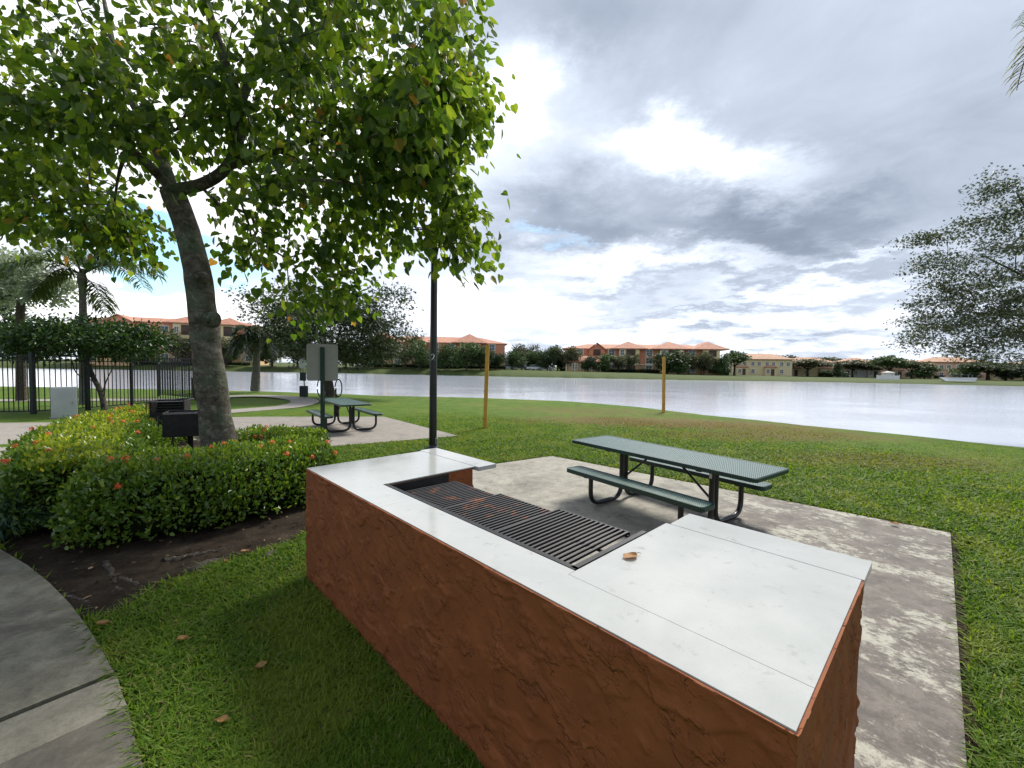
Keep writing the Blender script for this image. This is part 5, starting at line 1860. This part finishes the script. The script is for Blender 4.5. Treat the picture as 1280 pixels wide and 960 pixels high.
def far_y(px, Y):
    """depth at px, kept on land beyond the far shore"""
    a = math.atan2(at_d(px, 460, 1.0).x, 1.0)
    return max(Y, r_far(a) * math.cos(a) + 5)


M_RED = simple('orange_stucco', (0.60, 0.25, 0.145), 0.85, 0, 0.10, 1.5)
M_OCHRE = simple('ochre_stucco', (0.55, 0.36, 0.19), 0.85, 0, 0.10, 1.5)
M_CREAM = simple('cream_stucco', (0.74, 0.60, 0.32), 0.85, 0, 0.08, 1.5)
M_TRIM = simple('pale_trim', (0.75, 0.68, 0.54), 0.8, 0, 0.06, 2.0)
M_PINK = simple('salmon_stucco', (0.68, 0.44, 0.31), 0.85, 0, 0.08, 1.5)
M_PALEY = simple('pale_yellow_stucco', (0.72, 0.60, 0.36), 0.85, 0, 0.08, 1.5)
M_GREYW = simple('pale_grey_stucco', (0.60, 0.57, 0.54), 0.85, 0, 0.08, 1.5)
M_ROOF = simple('terracotta_tiles', (0.42, 0.195, 0.125), 0.85, 0, 0.28, 1.2, 0.3, 8.0)
M_ROOF2 = simple('faded_terracotta_tiles', (0.42, 0.24, 0.15), 0.85, 0, 0.25, 1.2, 0.3, 8.0)
M_PANE = simple('window_pane', (0.10, 0.14, 0.17), 0.12, 0, 0.3, 2.0)
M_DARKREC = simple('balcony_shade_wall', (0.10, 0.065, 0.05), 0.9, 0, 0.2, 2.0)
M_RAIL = simple('balcony_rail', (0.10, 0.08, 0.07), 0.6, 0, 0.2, 2.0)


def hip(mb, x0, x1, y0, y1, z, h, ov=0.7, inset=None):
    x0, x1, y0, y1 = x0 - ov, x1 + ov, y0 - ov, y1 + ov
    ins = min((y1 - y0) / 2, (x1 - x0) / 2) if inset is None else inset
    ym = (y0 + y1) / 2
    if (x1 - x0) >= (y1 - y0):
        a, b = (x0 + ins, ym, z + h), (x1 - ins, ym, z + h)
        vs = [(x0, y0, z), (x1, y0, z), (x1, y1, z), (x0, y1, z), a, b]
        fs = [(0, 1, 5, 4), (1, 2, 5), (2, 3, 4, 5), (3, 0, 4), (3, 2, 1, 0)]
    else:
        xm = (x0 + x1) / 2
        vs = [(x0, y0, z), (x1, y0, z), (x1, y1, z), (x0, y1, z), (xm, y0 + ins, z + h), (xm, y1 - ins, z + h)]
        fs = [(0, 1, 4), (1, 2, 5, 4), (2, 3, 5), (3, 0, 4, 5), (3, 2, 1, 0)]
    mb.add(vs, fs)
    mb.box(((x0 + x1) / 2, (y0 + y1) / 2, z - 0.12), (x1 - x0 - 0.1, y1 - y0 - 0.1, 0.235))


def window(par, x, y, z, w, h, side=None):
    mb = MB()
    for sx in (-1, 1): mb.box((x + sx * (w / 2 + 0.1), y - 0.06, z), (0.2, 0.14, h + 0.4))
    for sz in (-1, 1): mb.box((x, y - 0.06, z + sz * (h / 2 + 0.1)), (w, 0.14, 0.2))
    mb.box((x, y - 0.055, z), (0.07, 0.09, h))
    mb.box((x, y - 0.055, z + 0.02), (w, 0.09, 0.07))
    o = mb.build('window', M_TRIM, par)
    mb = MB(); mb.box((x, y - 0.02, z), (w, 0.04, h)); mb.build('pane', M_PANE, o)


def apartment(label, px0, px1, Y, eave, ridge, mods, fh):
    """three storey block facing the lake; mods: (kind, width share)"""
    a, b = at_d(px0, 455, Y), at_d(px1, 455, Y)
    c = (a + b) / 2
    BZ = gz(c)
    eave, ridge = at_d((px0 + px1) / 2, eave, Y).z - BZ, at_d((px0 + px1) / 2, ridge, Y).z - BZ
    L = (b - a).length * 1.0
    rz = -math.atan2(c.x, c.y) * 0.55
    o = empty('apartment_building', (c.x, c.y, BZ), rz, label, 'apartment building', 'orange apartment blocks across the lake')
    D = 15.0
    tot = sum(m[1] for m in mods)
    x = -L / 2
    ms = []
    for k, w in mods:
        ww = L * w / tot
        ms.append((k, x, x + ww)); x += ww
    roof = MB()
    hip(roof, -L / 2, L / 2, 0.6, D, eave, (ridge - eave) * 0.9, 0.8)
    roof.build('roof', M_ROOF, o)
    st = eave / 3.0
    for i, (k, x0, x1) in enumerate(ms):
        off = {'R': 0.0, 'Y': -1.1, 'G': -1.5, 'S': 0.8}[k]
        up = {'R': M_RED, 'Y': M_CREAM, 'G': M_RED, 'S': M_CREAM}[k]
        xm, w = (x0 + x1) / 2, x1 - x0
        mb = MB(); mb.box((xm, (off + D) / 2, st + (eave - 0.25 - st) / 2 + 0.08), (w - 0.02, D - off, eave - 0.25 - st - 0.16))
        if k == 'G':
            mb.add([(x0 + .02, off, eave - 0.3), (x1 - .02, off, eave - 0.3), (xm, off, eave + 1.3), (x0 + .02, off + 4, eave - 0.3), (x1 - .02, off + 4, eave - 0.3), (xm, off + 4, eave + 1.3)],
                   [(0, 1, 2), (5, 4, 3), (0, 2, 5, 3), (2, 1, 4, 5)])
        mb.build('wall', up, o)
        mb = MB(); mb.box((xm, (off - 0.25 + D) / 2, st / 2 - 0.3), (w - 0.03, D - off + 0.25, st + 0.6)); mb.build('ground_storey', M_OCHRE, o)
        mb = MB(); mb.box((xm, off - 0.22, st + 0.04), (w + 0.05, 0.5, 0.28)); mb.build('band_course', M_TRIM, o)
        if k in ('Y', 'G'):
            rf = MB()
            if k == 'Y': hip(rf, x0 - 2, x1 + 2, off, D - 1, eave + 0.05, (ridge - eave) * 1.25, 0.5)
            else:
                q = 0.5
                rf.add([(x0 - q, off - q, eave - 0.45), (xm, off - q, eave + 1.75), (x1 + q, off - q, eave - 0.45), (x0 - q, off + 7, eave - 0.45), (xm, off + 7, eave + 1.75), (x1 + q, off + 7, eave - 0.45),
                        (x0 - q, off - q, eave - 0.7), (xm, off - q, eave + 1.45), (x1 + q, off - q, eave - 0.7)], [(0, 1, 4, 3), (1, 2, 5, 4), (6, 7, 1, 0), (7, 8, 2, 1)])
            rf.build('bay_roof', M_ROOF, o)
        for s in range(3):
            z = st * s + st * 0.52
            yy = off - (0.25 if s == 0 else 0.0)
            if k == 'R':
                nw = max(1, int(w / 4.5))
                for j in range(nw): window(o, x0 + w * (j + 0.5) / nw, yy, z, min(1.7, w * 0.4 / nw + 0.5), 1.7)
            elif k in ('Y', 'G', 'S'):
                bw = min(3.0, w * 0.45)
                bx = xm + (0 if k != 'Y' else w * 0.08)
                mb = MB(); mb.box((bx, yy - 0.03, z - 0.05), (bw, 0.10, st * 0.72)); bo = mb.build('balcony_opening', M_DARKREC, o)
                mb = MB()
                for r in range(9): mb.box((bx - bw / 2 + bw * (r + 0.5) / 9, yy - 0.16, z - st * 0.25), (0.06, 0.05, 0.95))
                mb.box((bx, yy - 0.16, z - st * 0.25 + 0.5), (bw, 0.07, 0.08))
                mb.build('railing', M_RAIL, bo)
                if w > 5.5 and k == 'Y': window(o, x0 + w * 0.16, yy, z, 1.0, 1.5)
    return o


apartment('large orange apartment block at the left, partly behind the big tree trunk', 128, 312, 126, 403.5, 395, [('R', 1.0), ('G', 1.2), ('R', 1.6), ('Y', 1.0), ('R', 0.9), ('Y', 0.9), ('R', 1.1)], 3.3)
apartment('orange apartment block in the middle distance behind the lamp post', 470, 631, 124, 428, 418, [('Y', 0.6), ('R', 1.0), ('G', 0.9), ('R', 1.6), ('Y', 0.9), ('R', 1.3)], 3.2)
apartment('orange apartment block across the lake left of the slim yellow post', 706, 892, 128, 436, 428, [('S', 0.35), ('R', 0.9), ('G', 0.8), ('R', 0.7), ('Y', 1.0), ('R', 1.0), ('Y', 1.1), ('R', 0.9), ('Y', 0.8)], 3.0)
# club house with its low roof in front of the third block
c = at_d(729, 460, 119)
BZ = gz(c)
o = empty('pavilion', (c.x, c.y, BZ), 0.0, 'low brown-roofed pavilion in front of the rightmost orange apartment block', 'pavilion')
mb = MB(); mb.box((0, 2.5, 1.3), (9.0, 4.6, 2.7)); mb.build('wall', M_OCHRE, o)
mb = MB(); hip(mb, -5.2, 5.2, 0, 5, 2.9, 1.6, 0.5); mb.build('roof', M_ROOF, o)
for k in range(5):
    mb = MB(); mb.box((-4.8 + k * 2.4, -0.1, 1.3), (0.3, 0.3, 2.7)); mb.build('column', M_TRIM, o)
for k in range(3):
    window(o, -2.4 + k * 2.4, 0.2, 1.4, 1.2, 1.3)


def townhouse(label, px0, px1, Y, wall, roof, eave=5.4, ridge=7.6, n=3, wall2=None):
    Y = Y - 22
    a, b = at_d(px0, 465, Y), at_d(px1, 465, Y)
    c = (a + b) / 2; L = (b - a).length
    BZ = gz(c)
    eave, ridge = eave * 0.88, ridge * 0.86
    o = empty('townhouse', (c.x, c.y, BZ), -math.atan2(c.x, c.y) * 0.6, label, 'house', 'two-storey townhouses across the lake')
    mb = MB(); mb.box((0, 5, eave / 2 - 0.3), (L, 10, eave + 0.55)); mb.build('wall', wall, o)
    mb = MB(); hip(mb, -L / 2, L / 2, 0, 10, eave + 0.22, ridge - eave, 0.6); mb.build('roof', roof, o)
    w = L / n
    for i in range(n):
        x = -L / 2 + w * (i + 0.5)
        if i % 2 == 0:
            mb = MB(); mb.box((x, -0.6, 1.4), (w * 0.8, 1.25, 2.9)); mb.build('porch', wall2 or wall, o)
            mb = MB(); hip(mb, x - w * 0.4, x + w * 0.4, -1.25, 0.1, 2.9, 0.7, 0.25); mb.build('porch_roof', roof, o)
            mb = MB(); mb.box((x + w * 0.12, -1.26, 1.15), (1.0, 0.12, 2.2)); mb.build('door', M_DARKREC, o)
        window(o, x - w * 0.2, 0.0 if i % 2 else -1.225, 1.5, 0.9, 1.2)
        for s in (-1, 1): window(o, x + s * w * 0.22, 0.0, 4.0, 0.9, 1.2)
    return o


townhouse('yellow two-storey townhouse with dark red roof, leftmost of the far townhouse row', 922, 985, 168, M_PALEY, M_ROOF2, 6.2, 8.6, 4)
townhouse('cream two-storey townhouse with terracotta roof left of the dark conical tree', 986, 1037, 172, M_CREAM, M_ROOF2, 5.6, 7.8, 3, M_PALEY)
townhouse('pale grey two-storey townhouse right of the dark conical tree', 1052, 1094, 170, M_GREYW, M_ROOF2, 5.6, 7.8, 3)
townhouse('salmon two-storey townhouse between two dark round trees on the far right bank', 1118, 1160, 165, M_PINK, M_ROOF2, 5.2, 7.0, 3)
townhouse('salmon and grey townhouse behind the white boat on the far bank', 1161, 1222, 168, M_PINK, M_ROOF2, 6.4, 8.6, 4, M_GREYW)
townhouse('yellow townhouse cut by the right edge of the photo', 1252, 1320, 160, M_CREAM, M_ROOF2, 5.0, 6.6, 4)

# ------------------------------------------------------------------ far trees: six crowns, copied
M_FAR = [leaf_mat('far_leaf_dark', [(0.0, (0.016, 0.034, 0.012)), (0.6, (0.034, 0.062, 0.018)), (1.0, (0.06, 0.09, 0.026))], 0.15, 0.6),
         leaf_mat('far_leaf_green', [(0.0, (0.024, 0.055, 0.014)), (0.6, (0.050, 0.095, 0.022)), (1.0, (0.085, 0.13, 0.03))], 0.15, 0.6),
         leaf_mat('far_leaf_olive', [(0.0, (0.045, 0.055, 0.024)), (0.6, (0.085, 0.095, 0.042)), (1.0, (0.13, 0.13, 0.065))], 0.15, 0.6)]


def far_variant(seed, shape, mat):
    """unit tree about 1 wide and 1 tall, foot at the origin; returns (trunk mesh, crown mesh)"""
    rng = np.random.default_rng(seed)
    mb = MB()
    if shape == 'cone':
        C = np.concatenate([ellips(rng, (0, 0, z), (0.5 * (1.02 - z), 0.5 * (1.02 - z), 0.06), int(34 * (1.1 - z)), 0.3) for z in np.linspace(0.15, 0.97, 9)])
        mb.tube([(0, 0, -0.05), (0, 0, 0.9)], [0.03, 0.008], 6)
    elif shape == 'umbrella':
        C = np.concatenate([ellips(rng, (rng.normal(0, .16), rng.normal(0, .16), rng.uniform(.66, .82)), (0.28, 0.28, 0.16), 44, 0.5) for _ in range(5)])
        mb.tube([(0, 0, -0.05), (0.01, 0, 0.3), (0, 0, 0.5)], [0.032, 0.024, 0.018], 7)
        for k in range(5):
            a = k * 1.26 + rng.random()
            mb.tube([(0, 0, 0.35), (0.14 * math.cos(a), 0.14 * math.sin(a), 0.55), (0.30 * math.cos(a), 0.30 * math.sin(a), 0.75)], [0.016, 0.011, 0.005], 5)
    else:
        C = np.concatenate([ellips(rng, (rng.normal(0, .15), rng.normal(0, .15), rng.uniform(.30, .74)), (0.27, 0.27, 0.25), 46, 0.4) for _ in range(6)])
        mb.tube([(0, 0, -0.05), (0.01, 0, 0.2), (0, 0, 0.4)], [0.032, 0.026, 0.018], 7)
        for k in range(5):
            a = k * 1.26 + rng.random()
            mb.tube([(0, 0, 0.22), (0.13 * math.cos(a), 0.13 * math.sin(a), 0.45), (0.28 * math.cos(a), 0.28 * math.sin(a), 0.62)], [0.015, 0.010, 0.005], 5)
    tips = [(c, unit(c - np.array([0, 0, 0.4]))) for c in C]
    V_, F_ = cluster_leaves(rng, tips, 12, 0.085, (0.045, 0.085), SPRIG, 0.2, 0.7, 0.6, 0.8)
    return mb.mesh('trunk'), np_mesh('crown', V_, F_), mat


def var_obj(v):
    return v


VAR = {}
for key, sh, mt, sd in (('dark', 'round', 0, 1), ('green', 'round', 1, 2), ('olive', 'round', 2, 3), ('flat', 'umbrella', 1, 4), ('flatolive', 'umbrella', 2, 5), ('flatdark', 'umbrella', 0, 6), ('cone', 'cone', 0, 7)):
    tm, cm, mi_ = far_variant(sd, sh, mt)
    tm.materials.append(M_BARK2); cm.materials.append(M_FAR[mi_])
    VAR[key] = (tm, cm)
FARTREES = [  # px, top y, half width px, kind, depth, label
    (222, 413, 17, 'olive', 99, 'grey-green small tree before the left orange block, near its balconies'),
    (283, 421, 20, 'olive', 98, 'olive tree before the left orange block, just right of the big trunk'),
    (176, 432, 15, 'dark', 98, 'dark tree before the left orange block, left of its grey-green tree'),
    (340, 424, 22, 'dark', 108, 'dark tree on the far bank behind the small weeping palm'),
    (372, 428, 20, 'olive', 112, 'olive tree on the far bank left of the grey sign panel'),
    (432, 430, 22, 'dark', 112, 'dark round tree on the far bank right of the grey sign panel'),
    (458, 436, 14, 'green', 114, 'green tree at the left corner of the middle orange block'),
    (507, 432, 13, 'olive', 117, 'olive tree left of the lamp post before the middle block'),
    (525, 424, 15, 'green', 115, 'green tree touching the left side of the lamp post, across the lake'),
    (556, 428, 13, 'green', 117, 'green tree touching the right side of the lamp post, across the lake'),
    (583, 426, 19, 'green', 115, 'broad green tree before the middle orange block, right of the lamp post'),
    (601, 433, 13, 'dark', 118, 'dark tree just left of the leaning yellow post, across the lake'),
    (640, 437, 13, 'green', 124, 'green tree just right of the middle orange block'),
    (652, 429, 15, 'olive', 135, 'tall olive tree rising behind the parked cars'),
    (666, 437, 14, 'green', 128, 'green tree above the parked white car'),
    (684, 434, 14, 'dark', 124, 'dark tree right of the parked cars'),
    (697, 431, 14, 'dark', 128, 'tall dark tree at the left end of the pavilion'),
    (712, 432, 14, 'olive', 124, 'olive tree before the pavilion, at its left end'),
    (735, 444, 11, 'dark', 123, 'low dark tree before the pavilion, at its right end'),
    (756, 441, 16, 'green', 124, 'green tree before the gable of the right orange block'),
    (773, 444, 10, 'olive', 124, 'slim olive tree at the centre of the right orange block'),
    (786, 441, 8, 'olive', 126, 'narrow olive tree before the yellow balconies of the right block'),
    (834, 437, 23, 'dark', 122, 'broad dark tree right behind the slim yellow post, across the lake'),
    (861, 441, 13, 'olive', 124, 'olive tree right of the slim yellow post before the right block'),
    (880, 439, 13, 'olive', 124, 'grey-green tree at the right end of the right orange block'),
    (918, 440, 20, 'flat', 132, 'round green tree above the dark clipped hedge across the lake'),
    (896, 452, 12, 'flatolive', 150, 'pale small tree behind the dark clipped hedge across the lake'),
    (944, 443, 17, 'flatolive', 182, 'olive tree behind the yellow townhouse, left end of its roof'),
    (968, 442, 18, 'flatdark', 190, 'dark tree rising behind the yellow townhouse roof'),
    (1010, 449, 22, 'flatolive', 150, 'spreading olive tree before the cream townhouse'),
    (1048, 453, 11, 'cone', 142, 'dark conical tree between the townhouses across the lake'),
    (1066, 450, 20, 'flatolive', 152, 'spreading olive tree right of the dark conical tree'),
    (1112, 446, 22, 'flat', 138, 'large round green tree beside the white picket enclosure'),
    (1140, 451, 18, 'flatolive', 140, 'olive umbrella tree left of the white boat'),
    (1090, 455, 14, 'flatolive', 150, 'small olive tree left of the large round green tree'),
    (1190, 451, 22, 'flatdark', 185, 'dark tree behind the salmon and grey townhouse roof'),
    (1236, 452, 30, 'flatdark', 132, 'wide dark tree on the far bank below the feathery branches'),
    (1282, 455, 22, 'flat', 138, 'green tree on the far bank cut by the right edge'),
    (1156, 455, 15, 'green', 136, 'green round tree just left of the white boat'),
    (1214, 453, 18, 'green', 134, 'green round tree just right of the white boat'),
    (1258, 454, 20, 'dark', 132, 'dark round tree before the yellow townhouse at the right edge'),
    (901, 446, 13, 'green', 126, 'green tree just right of the right orange block'),
    (848, 444, 14, 'green', 120, 'green tree right of the slim yellow post, before the right block'),
    (620, 440, 12, 'dark', 120, 'dark tree between the leaning yellow post and the parked cars'),
    (1030, 447, 26, 'flatolive', 210, 'distant hazy tree behind the cream townhouse'),
    (1085, 449, 26, 'flatdark', 215, 'distant dark tree behind the grey townhouse'),
]
proto = {}
for (px, ty, hw, key, Y, lab) in FARTREES:
    Y = far_y(px, Y - 4)
    g0 = at_d(px, 460, Y); tp = at_d(px, ty, Y)
    BZ = gz(g0)
    wd_ = hw * 2 / FPX * Y; hh = tp.z - BZ
    if key not in proto:
        o = empty('far_tree', (g0.x, g0.y, BZ))
        link('trunk', VAR[key][0], None, o); link('crown', VAR[key][1], None, o)
        proto[key] = o
    else:
        o = copy_tree(proto[key])
        o.location = (g0.x, g0.y, BZ)
    o.rotation_euler = (0, 0, rnd.uniform(0, 6.28))
    wk_ = wd_ * 1.12
    o.scale = (wk_, wk_, hh * 1.03)
    tag(o, lab, 'tree', 'trees along the far bank')


def far_hedge(label, px0, px1, Y, h, seed):
    Y = max(far_y(px0, Y), far_y(px1, Y - 6))
    a, b = at_d(px0, 462, Y), at_d(px1, 462, Y)
    BZ = gz((a + b) / 2)
    rng = np.random.default_rng(seed)
    o = empty('clipped_hedge', (a.x, a.y, BZ), 0, label, 'hedge', 'clipped hedges on the far bank')
    L = b - a; L.z = 0
    n = int(L.length * 90)
    u_ = rng.random(n); pos = np.stack([L.x * u_, L.y * u_ + rng.uniform(-0.5, 0.5, n), h * rng.random(n) ** 0.7], 1)
    V_, F_ = leaf_arrays(pos, rng.normal(0, 1, (n, 3)) + [0, 0, 0.5], rng.normal(0, 1, (n, 3)), rng.uniform(0.22, 0.42, n), SPRIG)
    link('foliage', np_mesh('foliage', V_, F_), M_FAR[0], o)
    mb = MB(); mb.bar(Vector((0, 0, h * 0.4)), Vector((L.x, L.y, h * 0.4)), 0.6, h * 0.75); mb.build('shade_core', M_TWIG_SHADE, o)  # solid dark bar added as the shade inside the hedge


far_hedge('dark clipped hedge along the foot of the middle orange block', 455, 632, 116, 0.9, 1)
far_hedge('dark clipped hedge along the foot of the right orange block', 700, 872, 127, 1.0, 2)
far_hedge('tall dark clipped hedge between the right orange block and the yellow townhouse', 886, 911, 128, 1.9, 3)
far_hedge('rounded dark shrub row before the cream townhouse', 1024, 1041, 138, 2.0, 4)
far_hedge('low dark hedge before the salmon townhouses', 1130, 1180, 145, 1.0, 5)
far_hedge('dark hedge along the foot of the left orange block', 128, 312, 98, 0.8, 6)

# ------------------------------------------------------------------ parked cars on the far bank
M_TYRE = simple('tyre', (0.012, 0.012, 0.012), 0.8)
PAINTS = {'white': simple('white_car_paint', (0.7, 0.7, 0.7), 0.25), 'black': simple('black_car_paint', (0.015, 0.016, 0.02), 0.2), 'silver': simple('silver_car_paint', (0.42, 0.43, 0.45), 0.25, 0.5)}


def car(label, px, Y, rz, paint):
    Y = far_y(px, Y)
    c = at_d(px, 460, Y)
    BZ = gz(c)
    o = empty('parked_car', (c.x, c.y, BZ), rz, label, 'car', 'cars parked on the far bank')
    L, w = 4.5, 1.8
    prof = [(-2.2, .35), (-2.25, .75), (-2.05, .92), (-1.25, .98), (1.25, 1.0), (2.1, .86), (2.25, .6), (2.2, .35)]
    cab = [(-1.75, .98), (-1.15, 1.46), (0.35, 1.5), (1.25, 1.0)]
    def ext(pr, ww):
        n = len(pr)
        mb = MB()
        mb.add([(x, -ww / 2, z) for x, z in pr] + [(x, ww / 2, z) for x, z in pr], [tuple(range(n)), tuple(range(n, 2 * n))[::-1]] + [(i, n + i, n + (i + 1) % n, (i + 1) % n) for i in range(n)])
        return mb
    ext(prof, w).build('body', PAINTS[paint], o)
    ext(cab, w - 0.24).build('window_glass', M_DARKGLASS, o)
    ext([(-1.2, 1.44), (-1.1, 1.52), (0.3, 1.55), (0.42, 1.47)], w - 0.2).build('roof', PAINTS[paint], o)
    for x in (-1.4, 1.4):
        for s in (-1, 1):
            mb = MB(); mb.tube([(x, s * 0.78, 0.33), (x, s * 0.92, 0.33)], 0.33, 14); wh = mb.build('wheel', M_TYRE, o)
            mb = MB(); mb.tube([(x, s * 0.90, 0.33), (x, s * 0.925, 0.33)], 0.19, 10); mb.build('rim', M_CHROME, wh)


car('white parked car across the lake, leftmost of the row right of the leaning yellow post', 637, 121, 0.2, 'white')
car('black parked car across the lake between two white cars', 651, 122, 0.1, 'black')
car('white parked car across the lake beside the black car', 667, 121, 0.2, 'white')
car('silver parked car across the lake, rightmost of the row', 682, 122, 0.1, 'silver')
car('white parked car across the lake at the left end of the middle orange block', 452, 116, 0.3, 'white')

# ------------------------------------------------------------------ small white things on the right bank
c = at_d(1196, 478, far_y(1196, 90) + 1)
o = empty('moored_boat', (c.x, c.y, gz(c) - 0.1), -0.5, 'long white boat with a dark canopy lying on the far right bank', 'boat')
mb = MB()
hl = [(-3.1, 0, 1.1), (-2.3, 0, 0.25), (2.7, 0, 0.25), (3.0, 0, 1.1)]
vs = []
for x, _, z in hl:
    k = 0.3 if x < -3 else 1.0
    vs += [(x, -1.2 * k, z), (x, 1.2 * k, z)]
mb.add(vs, [(0, 2, 4, 6), (7, 5, 3, 1), (0, 1, 3, 2), (2, 3, 5, 4), (4, 5, 7, 6), (6, 7, 1, 0)])
mb.build('hull', M_WHITE, o)
mb = MB(); mb.bbox((0.4, 0, 1.75), (4.0, 2.1, 0.14), 0.04); mb.build('canopy', M_DARKGLASS, o)
for x in (-1.4, 0.4, 2.2):
    for s in (-1, 1):
        mb = MB(); mb.tube([(x, s * 0.95, 1.0), (x, s * 0.95, 1.7)], 0.04, 6); mb.build('canopy_pole', M_CHROME, o)
a, b = at_d(1096, 475, 112), at_d(1124, 475, 112)
o = empty('white_fence', (a.x, a.y, gz(a) - 0.05), 0, 'low white panel fence under the large round green tree', 'fence')
mb = MB(); d = b - a; d.z = 0
for k in range(24): mb.box((d.x * (k + .5) / 24, d.y * (k + .5) / 24, 0.6), (d.length / 24 - 0.04, 0.05, 1.1))
mb.bar((0, 0.06, 0.95), (d.x, d.y + 0.06, 0.95), 0.05, 0.1); mb.build('picket_panel', M_WHITE, o)
for k in range(5):
    mb = MB(); mb.box((d.x * k / 4, d.y * k / 4, 0.6), (0.16, 0.16, 1.4)); mb.build('post', M_WHITE, o)
c = at_d(1114, 470, 115)
BZ = gz(c)
o = empty('garden_shed', (c.x, c.y, BZ), 0, 'small pale shed behind the low white panel fence', 'shed')
mb = MB(); mb.box((0, 1, 0.9), (1.9, 2, 1.9)); mb.build('wall', M_GREYW, o)
mb = MB(); hip(mb, -0.95, 0.95, 0, 2, 1.9, 0.35, 0.12); mb.build('roof', M_GREYW, o)
mb = MB(); mb.box((0.3, -0.02, 0.8), (0.7, 0.06, 1.5)); mb.build('door', M_GREYBOX, o)

# ------------------------------------------------------------------ the wood behind the houses: one mass
rng = np.random.default_rng(77)
pos = []
for px in np.arange(628, 1345, 2.2):
    Yw = 158 if px > 900 else 150
    tyw = 447 + (px - 640) * 0.012 + 5 * mnoise.noise(Vector((px * 0.05, 0, 0))) + 3 * mnoise.noise(Vector((px * 0.17, 4, 0)))
    if px < 720: tyw -= 5
    tp = at_d(px, tyw, Yw); z0 = gz(tp)
    k = 26
    zz_ = z0 + (tp.z - z0) * rng.random(k) ** 0.7
    pos.append(np.stack([tp.x + rng.normal(0, .6, k), tp.y + rng.normal(0, 1.6, k), zz_], 1))
pos = np.concatenate(pos)
n = len(pos)
V_, F_ = leaf_arrays(pos, rng.normal(0, 1, (n, 3)), rng.normal(0, 1, (n, 3)) + [0, -0.3, 0.6], rng.uniform(0.7, 1.5, n), SPRIG)
tag(link('distant_wood', np_mesh('distant_wood', V_, F_), M_FAR[0]), 'low dark wood on the horizon behind the houses across the lake', 'wood', kind='stuff')
